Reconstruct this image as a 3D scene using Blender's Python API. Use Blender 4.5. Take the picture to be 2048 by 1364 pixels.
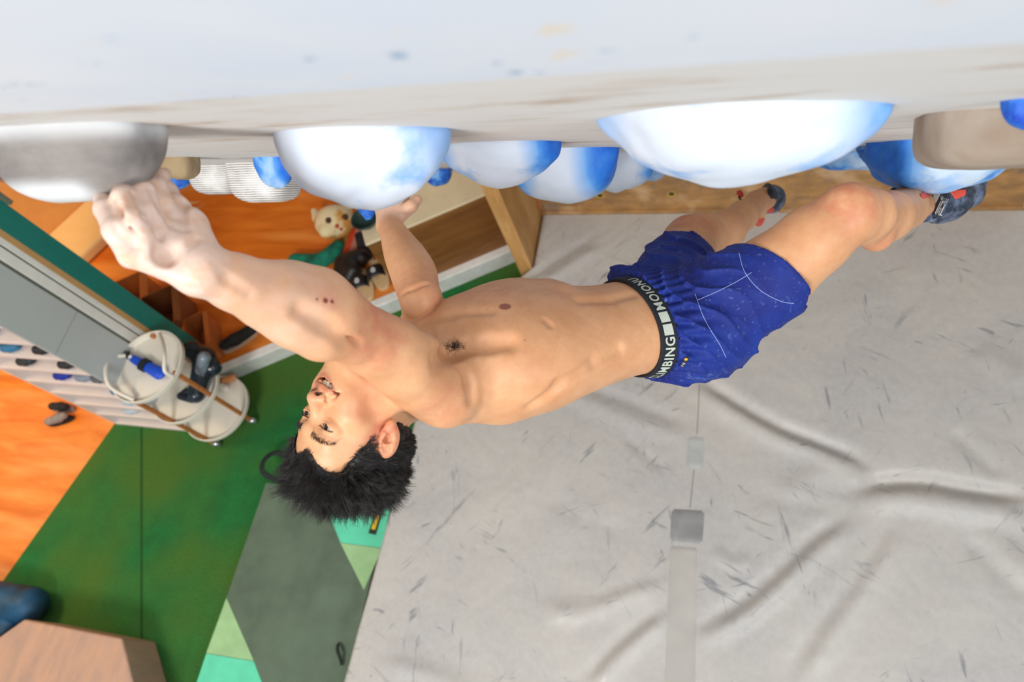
import bpy, bmesh, math, random
import numpy as np
from mathutils import Vector, Matrix, noise

for o in list(bpy.data.objects): bpy.data.objects.remove(o)
SC = bpy.context.scene
rng = np.random.default_rng(7)
random.seed(7)

# ------------------------------------------------------------------ camera, world, lights, exposure
F = 1365.0
def nrm(v):
    v = np.array(v, float); return v / np.linalg.norm(v)
UP = nrm([-.2369, .4523, .8598]); EX = np.array([1, -.0461, .2998]); EX = nrm(EX - UP * EX.dot(UP)); EY = np.cross(UP, EX)
R = np.array([EX, EY, UP])                # camera space -> world space
C = np.array([0, 0, 3.4])
cam = bpy.data.cameras.new('camera'); camo = bpy.data.objects.new('camera', cam); SC.collection.objects.link(camo)
camo.matrix_world = Matrix([[*R[0], C[0]], [*R[1], C[1]], [*R[2], C[2]], [0, 0, 0, 1]])
cam.sensor_width = 36; cam.lens = 36 * F / 2048; cam.clip_start = .02
cam.dof.use_dof = True; cam.dof.focus_distance = 1.33; cam.dof.aperture_fstop = 3.1
SC.camera = camo
SC.view_settings.view_transform = 'Standard'; SC.view_settings.look = 'None'
SC.view_settings.exposure = 0.0; SC.view_settings.gamma = 1; SC.view_settings.use_curve_mapping = False
w = bpy.data.worlds.new('world'); SC.world = w; w.use_nodes = True
w.node_tree.nodes['Background'].inputs[0].default_value = (.93, .97, 1, 1)
w.node_tree.nodes['Background'].inputs[1].default_value = 0.40
def area(name, loc, target, size, power, col):
    l = bpy.data.lights.new(name, 'AREA'); l.shape = 'RECTANGLE'; l.size, l.size_y = size; l.energy = power; l.color = col
    o = bpy.data.objects.new(name, l); SC.collection.objects.link(o); o.location = loc
    o.rotation_euler = (Vector(target) - Vector(loc)).to_track_quat('-Z', 'Y').to_euler(); return o
area('ceiling_light_panel', (-1.2, -3.2, 4.6), (-.3, .8, 1.6), (1.6, 1.2), 198, (1, .97, .93))
area('ceiling_light_panel', (2.6, -1.6, 4.4), (.3, 1.0, 1.6), (1.4, 1.2), 75, (.93, .97, 1))
area('ceiling_light_panel', (-4.9, .6, 3.4), (-4.2, .9, 0), (1.2, .9), 95, (1, .74, .42))

def P(px, py, d):
    return C + R @ np.array([(px - 1024) / F * d, (682 - py) / F * d, -d])
def G(px, py, z=0.0):
    d = R @ np.array([(px - 1024) / F, (682 - py) / F, -1]); return C + d * ((z - C[2]) / d[2])
def VX(px, py, x0):
    d = R @ np.array([(px - 1024) / F, (682 - py) / F, -1]); return C + d * (x0 / d[0])
def proj(p):
    q = (np.atleast_2d(p) - C) @ R
    return np.stack([1024 + q[:, 0] / -q[:, 2] * F, 682 - q[:, 1] / -q[:, 2] * F, -q[:, 2]], 1)

# ------------------------------------------------------------------ materials
def s2l(c):
    if isinstance(c, str): c = [int(c[i:i + 2], 16) / 255 for i in (0, 2, 4)]
    return tuple((x / 12.92 if x <= .04045 else ((x + .055) / 1.055) ** 2.4) for x in c) + (1,)
class NT:
    def __init__(s, name):
        s.m = bpy.data.materials.new(name); s.m.use_nodes = True; s.t = s.m.node_tree; s.b = s.t.nodes['Principled BSDF']
        s.co = None
    def n(s, kind, **kw):
        x = s.t.nodes.new(kind)
        for k, v in kw.items():
            if k in x.inputs.keys(): x.inputs[k].default_value = v
            else: setattr(x, k, v)
        return x
    def l(s, a, b): s.t.links.new(a, b)
    def coords(s, scale=(1, 1, 1), rot=(0, 0, 0), use='Object'):
        tc = s.n('ShaderNodeTexCoord'); mp = s.n('ShaderNodeMapping'); mp.inputs['Scale'].default_value = scale; mp.inputs['Rotation'].default_value = rot
        s.l(tc.outputs[use], mp.inputs[0]); return mp.outputs[0]
    def noise(s, scale, detail=4, rough=.55, vec=None, dist=0):
        x = s.n('ShaderNodeTexNoise'); x.inputs['Scale'].default_value = scale; x.inputs['Detail'].default_value = detail
        x.inputs['Roughness'].default_value = rough; x.inputs['Distortion'].default_value = dist
        s.l(vec if vec is not None else s.coords(), x.inputs['Vector']); return x.outputs[0]
    def ramp(s, fac, lo, hi, a=0, b=1):
        x = s.n('ShaderNodeMapRange'); x.inputs[1].default_value = lo; x.inputs[2].default_value = hi
        x.inputs[3].default_value = a; x.inputs[4].default_value = b; s.l(fac, x.inputs[0]); return x.outputs[0]
    def mix(s, fac, a, b):
        x = s.n('ShaderNodeMix', data_type='RGBA')
        if isinstance(fac, (int, float)): x.inputs[0].default_value = fac
        else: s.l(fac, x.inputs[0])
        for i, v in ((6, a), (7, b)):
            if isinstance(v, (tuple, list, str)): x.inputs[i].default_value = s2l(v) if isinstance(v, str) else v
            else: s.l(v, x.inputs[i])
        return x.outputs[2]
    def math(s, op, a, b=None):
        x = s.n('ShaderNodeMath', operation=op)
        for i, v in enumerate((a, b)):
            if v is None: continue
            if isinstance(v, (int, float)): x.inputs[i].default_value = v
            else: s.l(v, x.inputs[i])
        return x.outputs[0]
    def attr(s, name):
        x = s.n('ShaderNodeAttribute', attribute_name=name); return x.outputs['Fac']
    def base(s, c):
        if isinstance(c, str): s.b.inputs['Base Color'].default_value = s2l(c)
        else: s.l(c, s.b.inputs['Base Color'])
    def rough(s, v): s.b.inputs['Roughness'].default_value = v
    def bump(s, h, strength=.3, dist=.01):
        x = s.n('ShaderNodeBump'); x.inputs['Strength'].default_value = strength; x.inputs['Distance'].default_value = dist
        s.l(h, x.inputs['Height']); s.l(x.outputs[0], s.b.inputs['Normal'])
_mc = {}
def flat(name, col, rough=.6, metal=0, var=.06, scale=14, bump=0):
    if name in _mc: return _mc[name]
    t = NT(name); c = s2l(col)
    n = t.noise(scale)
    t.base(t.mix(t.ramp(n, .3, .7), tuple(max(0, x * (1 - var * 2)) for x in c[:3]) + (1,), tuple(min(1, x * (1 + var)) for x in c[:3]) + (1,)))
    t.rough(rough); t.b.inputs['Metallic'].default_value = metal
    if bump: t.bump(t.noise(scale * 6), bump, .004)
    _mc[name] = t.m; return t.m
def wood(name, c1, c2, c3=None, scale=6, stretch=(1, 9, 1), rough=.45, rot=(0, 0, 0), bump=0):
    t = NT(name); v = t.coords(stretch, rot)
    n = t.noise(scale, 6, .6, v, .6); col = t.mix(t.ramp(n, .33, .68), c1, c2)
    if c3: col = t.mix(t.ramp(t.noise(scale * .35, 3, .5, v), .5, .75), col, c3)
    t.base(col); t.rough(rough)
    if bump: t.bump(n, bump, .003)
    return t.m

# ------------------------------------------------------------------ mesh helpers
def link(name, me, mat=None, parent=None, smooth=False):
    o = bpy.data.objects.new(name, me); SC.collection.objects.link(o)
    if mat:
        for m in (mat if isinstance(mat, list) else [mat]): me.materials.append(m)
    if smooth and len(me.polygons): me.polygons.foreach_set('use_smooth', [True] * len(me.polygons))
    if parent is not None: o.parent = parent
    return o
def obj(name, bm, mat, parent=None, smooth=False, origin=None):
    bmesh.ops.recalc_face_normals(bm, faces=bm.faces)
    if origin is not None: bmesh.ops.translate(bm, vec=-Vector(origin), verts=bm.verts)
    me = bpy.data.meshes.new(name); bm.to_mesh(me); bm.free()
    o = link(name, me, mat, parent, smooth)
    if origin is not None: o.location = origin
    return o
def tag(o, label, cat, group=None):
    o['label'] = label; o['category'] = cat
    if group: o['group'] = group
    return o
def struct(o): o['kind'] = 'structure'; return o
def empty(name, loc, label, cat, group=None):
    o = bpy.data.objects.new(name, None); SC.collection.objects.link(o); o.location = loc; o.empty_display_size = .05
    bpy.context.view_layer.update()
    return tag(o, label, cat, group)
class local:      # makes child meshes written in world coordinates land right under a located empty
    pass
def part(name, bm, mat, parent, smooth=False):
    # geometry is authored in world space; parent empties sit at a location only
    off = Vector(parent.location); q = parent.parent
    while q is not None: off += Vector(q.location); q = q.parent
    bmesh.ops.translate(bm, vec=-off, verts=bm.verts)
    return obj(name, bm, mat, parent, smooth)
def box(bm, c, s, ax=None, bevel=0):
    ax = np.eye(3) if ax is None else np.array(ax)
    vs = []
    for k in range(8):
        q = np.array([(k & 1) - .5, ((k >> 1) & 1) - .5, ((k >> 2) & 1) - .5]) * np.array(s)
        vs.append(bm.verts.new(Vector(np.array(c) + q @ ax)))
    fs = [bm.faces.new([vs[i] for i in f]) for f in ((0, 2, 3, 1), (4, 5, 7, 6), (0, 1, 5, 4), (2, 6, 7, 3), (0, 4, 6, 2), (1, 3, 7, 5))]
    if bevel:
        es = {e for f in fs for e in f.edges}
        bmesh.ops.bevel(bm, geom=list(es), offset=bevel, segments=3, affect='EDGES', profile=.5)
def prism(bm, pts, z0, z1, bevel=0):
    a = [bm.verts.new((p[0], p[1], z0)) for p in pts]; b = [bm.verts.new((p[0], p[1], z1)) for p in pts]
    n = len(pts); fs = [bm.faces.new(a[::-1]), bm.faces.new(b)]
    for i in range(n): fs.append(bm.faces.new((a[i], a[(i + 1) % n], b[(i + 1) % n], b[i])))
    if bevel:
        bmesh.ops.bevel(bm, geom=list({e for f in fs for e in f.edges}), offset=bevel, segments=3, affect='EDGES', profile=.5)
def smoothpath(pts, n=6):
    pts = [np.array(p, float) for p in pts]
    if len(pts) < 3: return pts
    out = []
    for i in range(len(pts) - 1):
        p0 = pts[max(i - 1, 0)]; p1 = pts[i]; p2 = pts[i + 1]; p3 = pts[min(i + 2, len(pts) - 1)]
        for k in range(n):
            t = k / n; out.append(.5 * ((2 * p1) + (-p0 + p2) * t + (2 * p0 - 5 * p1 + 4 * p2 - p3) * t * t + (-p0 + 3 * p1 - 3 * p2 + p3) * t ** 3))
    out.append(pts[-1]); return out
def tube(bm, pts, r, seg=10, cap=True, flatdir=None, flat=1):
    pts = [np.array(p, float) for p in pts]; rs = r if hasattr(r, '__len__') else [r] * len(pts)
    rings = []; prev = None
    for i, p in enumerate(pts):
        t = nrm(pts[min(i + 1, len(pts) - 1)] - pts[max(i - 1, 0)])
        a = np.cross(t, [0, 0, 1.0] if abs(t[2]) < .9 else [1.0, 0, 0]) if prev is None else prev - t * prev.dot(t)
        if flatdir is not None: a = np.cross(t, flatdir)
        a = nrm(a); prev = a; b = np.cross(t, a)
        rings.append([bm.verts.new(Vector(p + rs[i] * (a * math.cos(u) + b * flat * math.sin(u)))) for u in [2 * math.pi * k / seg for k in range(seg)]])
    for i in range(len(rings) - 1):
        for k in range(seg): bm.faces.new((rings[i][k], rings[i][(k + 1) % seg], rings[i + 1][(k + 1) % seg], rings[i + 1][k]))
    if cap: bm.faces.new(rings[0][::-1]); bm.faces.new(rings[-1])
def lathe(bm, prof, c, ax=None, seg=40):
    ax = np.eye(3) if ax is None else np.array(ax)
    rings = []
    for r, z in prof:
        if r < 1e-6: rings.append([bm.verts.new(Vector(np.array(c) + ax[2] * z))])
        else: rings.append([bm.verts.new(Vector(np.array(c) + r * (ax[0] * math.cos(u) + ax[1] * math.sin(u)) + ax[2] * z)) for u in [2 * math.pi * k / seg for k in range(seg)]])
    for a, b in zip(rings[:-1], rings[1:]):
        for k in range(seg):
            q = [a[k % len(a)], a[(k + 1) % len(a)] if len(a) > 1 else None, b[(k + 1) % len(b)] if len(b) > 1 else None, b[k % len(b)]]
            q = [x for x in q if x is not None]
            if len(set(q)) >= 3: bm.faces.new(q)

# ------------------------------------------------------------------ signed-distance sculpting
def smin(a, b, k):
    if k <= 0: return np.minimum(a, b)
    h = np.clip(.5 + .5 * (b - a) / k, 0, 1); return b + (a - b) * h - k * h * (1 - h)
def f_rc(a, b, ra, rb, fl=None, fs=1.):
    a = np.array(a, float); b = np.array(b, float); ba = b - a; L2 = ba @ ba + 1e-12
    def f(p):
        q = p - a; h = np.clip(q @ ba / L2, 0, 1); v = q - h[:, None] * ba
        if fl is not None: v = v + np.outer(v @ fl, fl) * (1 / fs - 1)
        return np.sqrt((v * v).sum(1)) - (ra + (rb - ra) * h)
    return f
def f_ell(c, ax, r):
    c = np.array(c, float); ax = np.array(ax, float); r = np.array(r, float)
    def f(p):
        q = (p - c) @ ax.T; k0 = np.sqrt(((q / r) ** 2).sum(1)); k1 = np.sqrt(((q / (r * r)) ** 2).sum(1)) + 1e-9
        return k0 * (k0 - 1) / k1
    return f
def f_loft(st, L0, F0):      # st: list of (center, a, b); elliptical cross sections along L0, F0
    st = [(np.array(c, float), a, b) for c, a, b in st]
    A = nrm(st[-1][0] - st[0][0]); O = st[0][0]
    L0 = nrm(L0 - A * A.dot(L0)); F1 = np.cross(A, L0); F1 = F1 * np.sign(F1 @ F0)
    t = np.array([(c - O) @ A for c, _, _ in st]); l = np.array([(c - O) @ L0 for c, _, _ in st]); ff = np.array([(c - O) @ F1 for c, _, _ in st])
    aa = np.array([a for _, a, _ in st]); bb = np.array([b for _, _, b in st])
    def cr(x, ys):
        u = np.interp(x, t, np.arange(len(t))); i = np.clip(u.astype(int), 0, len(t) - 2); v = u - i
        y0 = ys[np.maximum(i - 1, 0)]; y1 = ys[i]; y2 = ys[i + 1]; y3 = ys[np.minimum(i + 2, len(t) - 1)]
        return .5 * (2 * y1 + (y2 - y0) * v + (2 * y0 - 5 * y1 + 4 * y2 - y3) * v ** 2 + (-y0 + 3 * y1 - 3 * y2 + y3) * v ** 3)
    def f(p):
        q = p - O; x = q @ A; y = q @ L0; z = q @ F1; xc = np.clip(x, t[0], t[-1])
        a = cr(xc, aa); b = cr(xc, bb); y = y - cr(xc, l); z = z - cr(xc, ff)
        k0 = np.sqrt((y / a) ** 2 + (z / b) ** 2); k1 = np.sqrt((y / a ** 2) ** 2 + (z / b ** 2) ** 2) + 1e-6
        rad = np.where(k0 > .05, k0 * (k0 - 1) / k1, -np.minimum(a, b)); ex = np.abs(x - xc)
        return np.where(ex > 0, np.sqrt(np.maximum(rad, 0) ** 2 + ex ** 2) + np.minimum(rad, 0) * 0, rad)
    return f
class S:
    def __init__(s): s.p = []
    def add(s, op, fn, c, r, k): s.p.append((op, fn, np.array(c, float), float(r), float(k))); return s
    def rc(s, a, b, ra, rb, k=.015, op='u', fl=None, fs=1.):
        a = np.array(a, float); b = np.array(b, float)
        return s.add(op, f_rc(a, b, ra, rb, fl, fs), (a + b) / 2, np.linalg.norm(a - b) / 2 + max(ra, rb), k)
    def ch(s, pts, k=.015, k0=None, op='u', pxr=True):     # pts (px,py,depth,radius_px)
        for i in range(len(pts) - 1):
            a, b = pts[i], pts[i + 1]
            s.rc(P(*a[:3]), P(*b[:3]), a[3] * a[2] / F if pxr else a[3], b[3] * b[2] / F if pxr else b[3], (k0 if (i == 0 and k0 is not None) else k), op)
        return s
    def chs(s, pts, k=.004, n=5):      # chain with smoothly varying position and radius
        q = [tuple(x) for x in smoothpath(pts, n)]; return s.ch(q, k)
    def ell(s, c, ax, r, k=.015, op='u'): return s.add(op, f_ell(c, ax, r), c, max(r), k)
    def grp(s, g, c, r, k): return s.add('u', g, c, r, k)
    def __call__(s, p):
        d = np.full(len(p), 1.0)
        for op, fn, c, r, k in s.p:
            m = ((p - c) ** 2).sum(1) < (r + k + .05) ** 2
            if not m.any(): continue
            e = fn(p[m])
            if op == 'u': d[m] = smin(d[m], e, k)
            elif op == 's': d[m] = -smin(-d[m], e, k)
            elif op == 'i': d[m] = -smin(-d[m], -e, k)
        return d
def bigeval(f, p, n=400000):
    return np.concatenate([f(p[i:i + n]) for i in range(0, len(p), n)]) if len(p) else np.zeros(0)
def grad(f, p, e=.0008):
    g = np.stack([bigeval(f, p + e * np.eye(3)[i]) - bigeval(f, p - e * np.eye(3)[i]) for i in range(3)], 1)
    return g / (np.linalg.norm(g, axis=1)[:, None] + 1e-9)
def project(f, v, it=2, lim=.004):
    for _ in range(it):
        d = np.clip(bigeval(f, v), -lim, lim); v = v - grad(f, v) * d[:, None] * .9
    return v
def mesh_sdf(f, lo, hi, h, it=2):
    m = 4; lo = np.array(lo, float); nc = np.ceil((np.array(hi) - lo) / (h * m)).astype(int) + 1; n = nc * m
    gc = np.stack(np.meshgrid(*[lo[i] + (np.arange(nc[i]) + .5) * h * m - h / 2 for i in range(3)], indexing='ij'), -1).reshape(-1, 3)
    dc = bigeval(f, gc).reshape(nc); act = np.abs(dc) < h * m * 1.35
    V = np.repeat(np.repeat(np.repeat(np.where(dc < 0, -1., 1.).astype(np.float32), m, 0), m, 1), m, 2)
    M = np.repeat(np.repeat(np.repeat(act, m, 0), m, 1), m, 2)
    idx = np.argwhere(M); V[M] = bigeval(f, lo + idx * h)
    s = V < 0; X, Y, Z = [k - 1 for k in n]
    cnt = np.zeros((X, Y, Z), np.int8)
    for i in (0, 1):
        for j in (0, 1):
            for k in (0, 1): cnt += s[i:X + i, j:Y + j, k:Z + k]
    cells = np.argwhere((cnt > 0) & (cnt < 8)); del cnt
    cid = np.full((X, Y, Z), -1, np.int64); cid[tuple(cells.T)] = np.arange(len(cells))
    acc = np.zeros((len(cells), 3)); c2 = np.zeros(len(cells))
    cor = [(i, j, k) for i in (0, 1) for j in (0, 1) for k in (0, 1)]
    for a in cor:
        for ax in range(3):
            if a[ax]: continue
            b = list(a); b[ax] = 1
            va = V[tuple((cells + a).T)]; vb = V[tuple((cells + b).T)]; m_ = (va < 0) != (vb < 0)
            t = va[m_] / (va[m_] - vb[m_]); q = np.array(a, float) + np.outer(t, np.array(b) - np.array(a)); acc[m_] += q; c2[m_] += 1
    verts = lo + (cells + acc / c2[:, None]) * h
    quads = []
    for ax in range(3):
        u, v = (ax + 1) % 3, (ax + 2) % 3
        sl0 = [slice(1, -1)] * 3; sl1 = [slice(1, -1)] * 3; sl0[ax] = slice(0, -1); sl1[ax] = slice(1, None)
        a = s[tuple(sl0)]; b = s[tuple(sl1)]; e = np.argwhere(a != b)
        off = np.array([1, 1, 1]); off[ax] = 0; fl = a[tuple(e.T)]; e = e + off
        du = np.eye(3, dtype=int)[u]; dv = np.eye(3, dtype=int)[v]
        ok = np.ones(len(e), bool)
        q = [cid[tuple(np.clip(x, 0, [X - 1, Y - 1, Z - 1]).T)] for x in (e - du - dv, e - dv, e, e - du)]
        q = np.stack(q, 1); q[~fl] = q[~fl][:, ::-1]; quads.append(q)
    quads = np.concatenate(quads); quads = quads[(quads >= 0).all(1)]
    if it: verts = project(f, verts, it)
    return verts, quads
def to_mesh(name, v, q):
    me = bpy.data.meshes.new(name)
    me.vertices.add(len(v)); me.vertices.foreach_set('co', np.asarray(v, np.float32).ravel())
    me.loops.add(q.size); me.loops.foreach_set('vertex_index', q.astype(np.int32).ravel())
    me.polygons.add(len(q)); me.polygons.foreach_set('loop_start', (np.arange(len(q)) * q.shape[1]).astype(np.int32))
    me.polygons.foreach_set('loop_total', np.full(len(q), q.shape[1], np.int32))
    me.update(calc_edges=True); me.validate(); me.polygons.foreach_set('use_smooth', [True] * len(me.polygons)); return me
def refine(f, v, q, centers, it=2):      # one level of subdivision near the given centres, re-projected to the surface
    me = to_mesh('tmp', v, q); bm = bmesh.new(); bm.from_mesh(me); bpy.data.meshes.remove(me)
    fs = []
    for fa in bm.faces:
        c = fa.calc_center_median()
        if any((c - cc).length < rr for cc, rr in centers): fs.append(fa)
    es = {e for fa in fs for e in fa.edges}
    n0 = len(bm.verts)
    bmesh.ops.subdivide_edges(bm, edges=list(es), cuts=1, use_grid_fill=True)
    bmesh.ops.triangulate(bm, faces=[x for x in bm.faces if len(x.verts) > 4])
    bm.verts.index_update(); co = np.array([x.co[:] for x in bm.verts])
    c = np.zeros(len(co), bool)
    for cc, rr in centers: c |= np.linalg.norm(co - np.array(cc), axis=1) < rr + .01
    co[c] = project(f, co[c], it, .003)
    for x, y in zip(bm.verts, co): x.co = y
    return bm, co
def march(f, px, py, d0, d1, step=.0025):
    ds = np.arange(d0, d1, step); p = np.array([P(px, py, d) for d in ds]); v = f(p); i = np.argmax(v < 0)
    if v[i] >= 0: return None
    a, b = ds[i - 1], ds[i]
    for _ in range(14):
        m = (a + b) / 2
        if f(P(px, py, m)[None])[0] < 0: b = m
        else: a = m
    return P(px, py, b)
def set_attr(me, name, vals):
    a = me.attributes.new(name, 'FLOAT', 'POINT'); a.data.foreach_set('value', np.asarray(vals, np.float32))
def ss(x, a, b):
    t = np.clip((x - a) / (b - a), 0, 1); return t * t * (3 - 2 * t)
# ================================================================== THE SETTING (structure)
def build_setting():
    # green carpet
    t = NT('carpet'); n = t.noise(9, 5, .6); n2 = t.noise(90, 3, .7); n3 = t.noise(1.1, 2)
    c = t.mix(t.ramp(n, .3, .7), s2l('145f2a'), s2l('197433')); c = t.mix(t.ramp(n3, .40, .60), c, s2l('466a1c')); c = t.mix(t.ramp(n2, .45, .8), c, s2l('0f5524'))  # olive mix puts the warm light's cast into the carpet colour
    t.base(c); t.rough(.95); t.bump(n2, .6, .006)
    bm = bmesh.new(); prism(bm, [(-3.35, -3), (3, -3), (3, 5), (-3.35, 5)], -.05, 0)
    # carpet boundary follows the oblique join with the wooden floor
    a = G(230, 846); b = G(0, 1170); dn = (b - a) / np.linalg.norm(b - a)
    p0 = a + dn * 3.2; p1 = a + dn * -.0
    bm.clear(); prism(bm, [tuple(p0[:2]), (3, p0[1]), (3, 4), (-3.0, 4), (-3.0, a[1]), tuple(a[:2])], -.05, 0)
    struct(obj('floor', bm, t.m)).name = 'floor'
    t = NT('carpet_seam'); t.base(s2l('14461c') and '1a4a18'); t.rough(1)
    bm = bmesh.new(); s0, s1 = G(283, 850), G(283, 1300); d = nrm(s1 - s0); box(bm, (s0 + s1) / 2 + [0, 0, .001], (np.linalg.norm(s1 - s0) + .8, .012, .003), [d, np.cross([0, 0, 1], d), [0, 0, 1]])
    struct(obj('trim_1', bm, t.m))
    orange = wood('orange_wood_floor', s2l('e8842a'), s2l('c9600f'), s2l('f2a04e'), 1.6, (1.2, 7, 1), .35, (0, 0, math.radians(20)))
    orange2 = wood('orange_wood_floor_left', s2l('f0933a'), s2l('d8701c'), s2l('f7ad62'), 2.2, (1.2, 6, 1), .35, (0, 0, math.radians(35)))
    bm = bmesh.new(); q = a + dn * 3.2
    prism(bm, [tuple(a[:2]), (-3.05, a[1]), (-3.05, 1.6), (-9, 1.6), (-9, q[1]), tuple(q[:2])], -.05, 0)
    struct(obj('floor', bm, orange2))
    # raised wooden platform with white riser
    e0 = G(440, 740, .12); e1 = G(1060, 480, .12); d = nrm(e1 - e0); nb = np.array([-d[1], d[0], 0])
    f0 = e0 - d * .35; f1 = e1 + d * .25
    bm = bmesh.new(); th = .028
    prism(bm, [tuple((f0 + nb * th)[:2]), tuple((f1 + nb * th)[:2]), (1.2, 7), (-9, 7), (-9, f0[1] + .02)], 0, .12)
    struct(obj('floor', bm, orange))
    bm = bmesh.new(); box(bm, (f0 + f1) / 2 + nb * .012 + [0, 0, -.02], (np.linalg.norm(f1 - f0), .024, .20), [d, nb, [0, 0, 1]])
    bm.clear(); m = (f0 + f1) / 2
    box(bm, np.array([m[0], m[1], .058]) - nb * .006, (np.linalg.norm(f1 - f0), .030, .116), [d, nb, [0, 0, 1]], .003)
    struct(obj('trim_2', bm, flat('riser_white', 'd9dbd6', .5)))
    bm = bmesh.new(); box(bm, np.array([m[0], m[1], .119]) + nb * .008, (np.linalg.norm(f1 - f0), .055, .012), [d, nb, [0, 0, 1]], .003)
    struct(obj('trim_3', bm, flat('riser_cap', 'f0efe9', .4)))
    # far wall at the left and the low ledge in front of it
    a0 = G(110, 490, .12); a1 = G(185, 420, .12); wd = nrm(a1 - a0); wn = np.array([-wd[1], wd[0], 0])
    bm = bmesh.new(); c0 = a0 - wd * .9; c1 = a1 + wd * 4; box(bm, (c0 + c1) / 2 + wn * .05 + [0, 0, 1.2], (np.linalg.norm(c1 - c0), .1, 2.4), [wd, wn, [0, 0, 1]])
    struct(obj('wall_left', bm, flat('warm_wall_paint', 'e8a45a', .8, var=.03)))
    b0 = G(178, 530, .12); wid = abs((b0 - a0) @ wn)
    bm = bmesh.new(); box(bm, (c0 + c1) / 2 - wn * wid * .5 + [0, 0, .05], (np.linalg.norm(c1 - c0), wid, .10), [wd, wn, [0, 0, 1]], .03)
    struct(obj('baseboard_left', bm, flat('ledge_cream', 'ecc88c', .35, var=.02)))
    # room divider: stacked vertical strips ending in a teal post (x = -3)
    segs = [(1.185, 1.20, '6f7463', 'dark_gap'), (1.20, 1.248, 'e4e6e0', 'white_strip'), (1.248, 1.258, '8b8f80', 'dark_gap'), (1.258, 1.285, 'd5d6cf', 'white_strip'), (1.285, 1.315, 'c39a63', 'tan_strip'), (1.315, 1.425, '127a70', 'teal_paint')]
    for i, (y0, y1, col, nm) in enumerate(segs):
        bm = bmesh.new(); dep = .012 if 'gap' in nm else 0
        box(bm, (-3.0 - .06 - dep, (y0 + y1) / 2, 1.25), (.12, y1 - y0, 2.5), bevel=.002)
        struct(obj('wall_divider' if i == 5 else 'trim_%d' % (i + 4), bm, flat(nm, col, .45, var=.03)))
    bm = bmesh.new(); box(bm, (-2.995, 1.435, 1.95), (.03, .02, .66))
    struct(obj('trim_12', bm, flat('dark_gap', '6f7463')))
    # overhanging climbing wall
    Wb = np.array([0, 2.391, .65]); sl = nrm([0, -1.714, 2.056]); nn = nrm(np.cross([1, 0, 0], sl)); nn = nn if nn[1] < 0 else -nn
    t = NT('chalky_plywood'); v = t.coords((1, 14, 1)); g = t.noise(3, 6, .6, v)
    c = t.mix(t.ramp(g, .35, .65), s2l('cdc4b9'), s2l('e4e1de')); big = t.noise(2.1, 3, .5, t.coords((1, 2, 1)))
    c = t.mix(t.ramp(big, .47, .66), c, s2l('a98a68')); c = t.mix(t.ramp(t.noise(1.3, 2), .55, .75, 0, .6), c, s2l('8f8577'))
    sx = t.n('ShaderNodeSeparateXYZ'); t.l(t.coords(), sx.inputs[0])
    c = t.mix(t.ramp(sx.outputs[1], 1.7, 2.25), s2l('f1f1f2') if False else c, c)
    ch = t.noise(5, 4, .6, t.coords((1, 3, 1))); up = t.ramp(sx.outputs[1], 1.45, 1.75)
    c = t.mix(t.math('MULTIPLY', t.ramp(ch, .3, .5), up), c, s2l('dddcdb'))
    t.base(c); t.rough(.8); t.bump(g, .25, .003); ply = t.m
    # slab in its own frame: local x = along wall, y = up the slope, z = out of the face
    def slab(name, x0, x1, s0, s1, lift, thick, mat, extra=0):
        bm = bmesh.new(); box(bm, ((x0 + x1) / 2, (s0 + s1) / 2, lift - thick / 2), (x1 - x0, s1 - s0, thick))
        o = struct(obj(name, bm, mat)); M = Matrix([[1, sl[0], nn[0], Wb[0]], [0, sl[1], nn[1], Wb[1]], [0, sl[2], nn[2], Wb[2]], [0, 0, 0, 1]])
        M[0][0] = -1.0; M[0][0] = 1.0
        # right-handed frame check
        if Matrix(M).to_3x3().determinant() < 0: 
            for k in range(3): M[k][0] *= -1
        o.matrix_world = M; return o
    slab('wall_overhang', -4.5, 4.5, 0, 3.167, 0, .10, ply)
    t = NT('blue_white_paint'); n = t.noise(2.2, 4); sp = t.noise(26, 3, .6)
    c = t.mix(t.ramp(n, .35, .7), s2l('e6eaf2'), s2l('d3dff0')); c = t.mix(t.ramp(sp, .66, .72), c, s2l('8fb0cf')); c = t.mix(t.ramp(t.noise(19, 2), .68, .74), c, s2l('e8d9bf'))
    t.base(c); t.rough(.7)
    slab('wall_upper', -4.5, 4.5, 3.167, 4.6, .006, .10, t.m)
    # kickboard with T-nut holes
    t = NT('kick_plywood'); n = t.noise(6, 6, .65, t.coords((1, 1, 2))); c = t.mix(t.ramp(n, .35, .65), s2l('b98a52'), s2l('8e6b45')); c = t.mix(t.ramp(t.noise(3.1, 4, .7), .52, .66), c, s2l('6f6357'))
    c = t.mix(t.ramp(t.noise(4.3, 3), .56, .7), c, s2l('c6a37b')); t.base(c); t.rough(.7)
    kick = t.m
    bm = bmesh.new(); box(bm, (.19, 2.41, .43), (2.36, .1, .50)); box(bm, (.19, 2.353, .31), (2.36, .016, .03))
    struct(obj('wall_kickboard', bm, kick))
    bm = bmesh.new(); box(bm, (2.3, 2.41, .43), (1.86, .1, .50)); struct(obj('wall_right', bm, flat('pale_panel', 'c9c6bf')))
    # side cheek of the overhang, its front edge reads as a post
    bm = bmesh.new()
    pr = [(2.36, 0), (2.0, 0), (1.96, 1.14), (2.36, .66)]
    for x in (-1.15, -1.0): pass
    a_ = [bm.verts.new((-1.085, y, z)) for y, z in pr]; b_ = [bm.verts.new((-1.005, y, z)) for y, z in pr]
    bm.faces.new(a_); bm.faces.new(b_[::-1])
    for i in range(4): bm.faces.new((a_[i], b_[i], b_[(i + 1) % 4], a_[(i + 1) % 4]))
    struct(obj('wall_cheek', bm, wood('post_plywood', s2l('c9995c'), s2l('b07f45'), s2l('d8b27c'), 7, (3, 3, .6), .6)))
    return Wb, sl, nn

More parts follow.
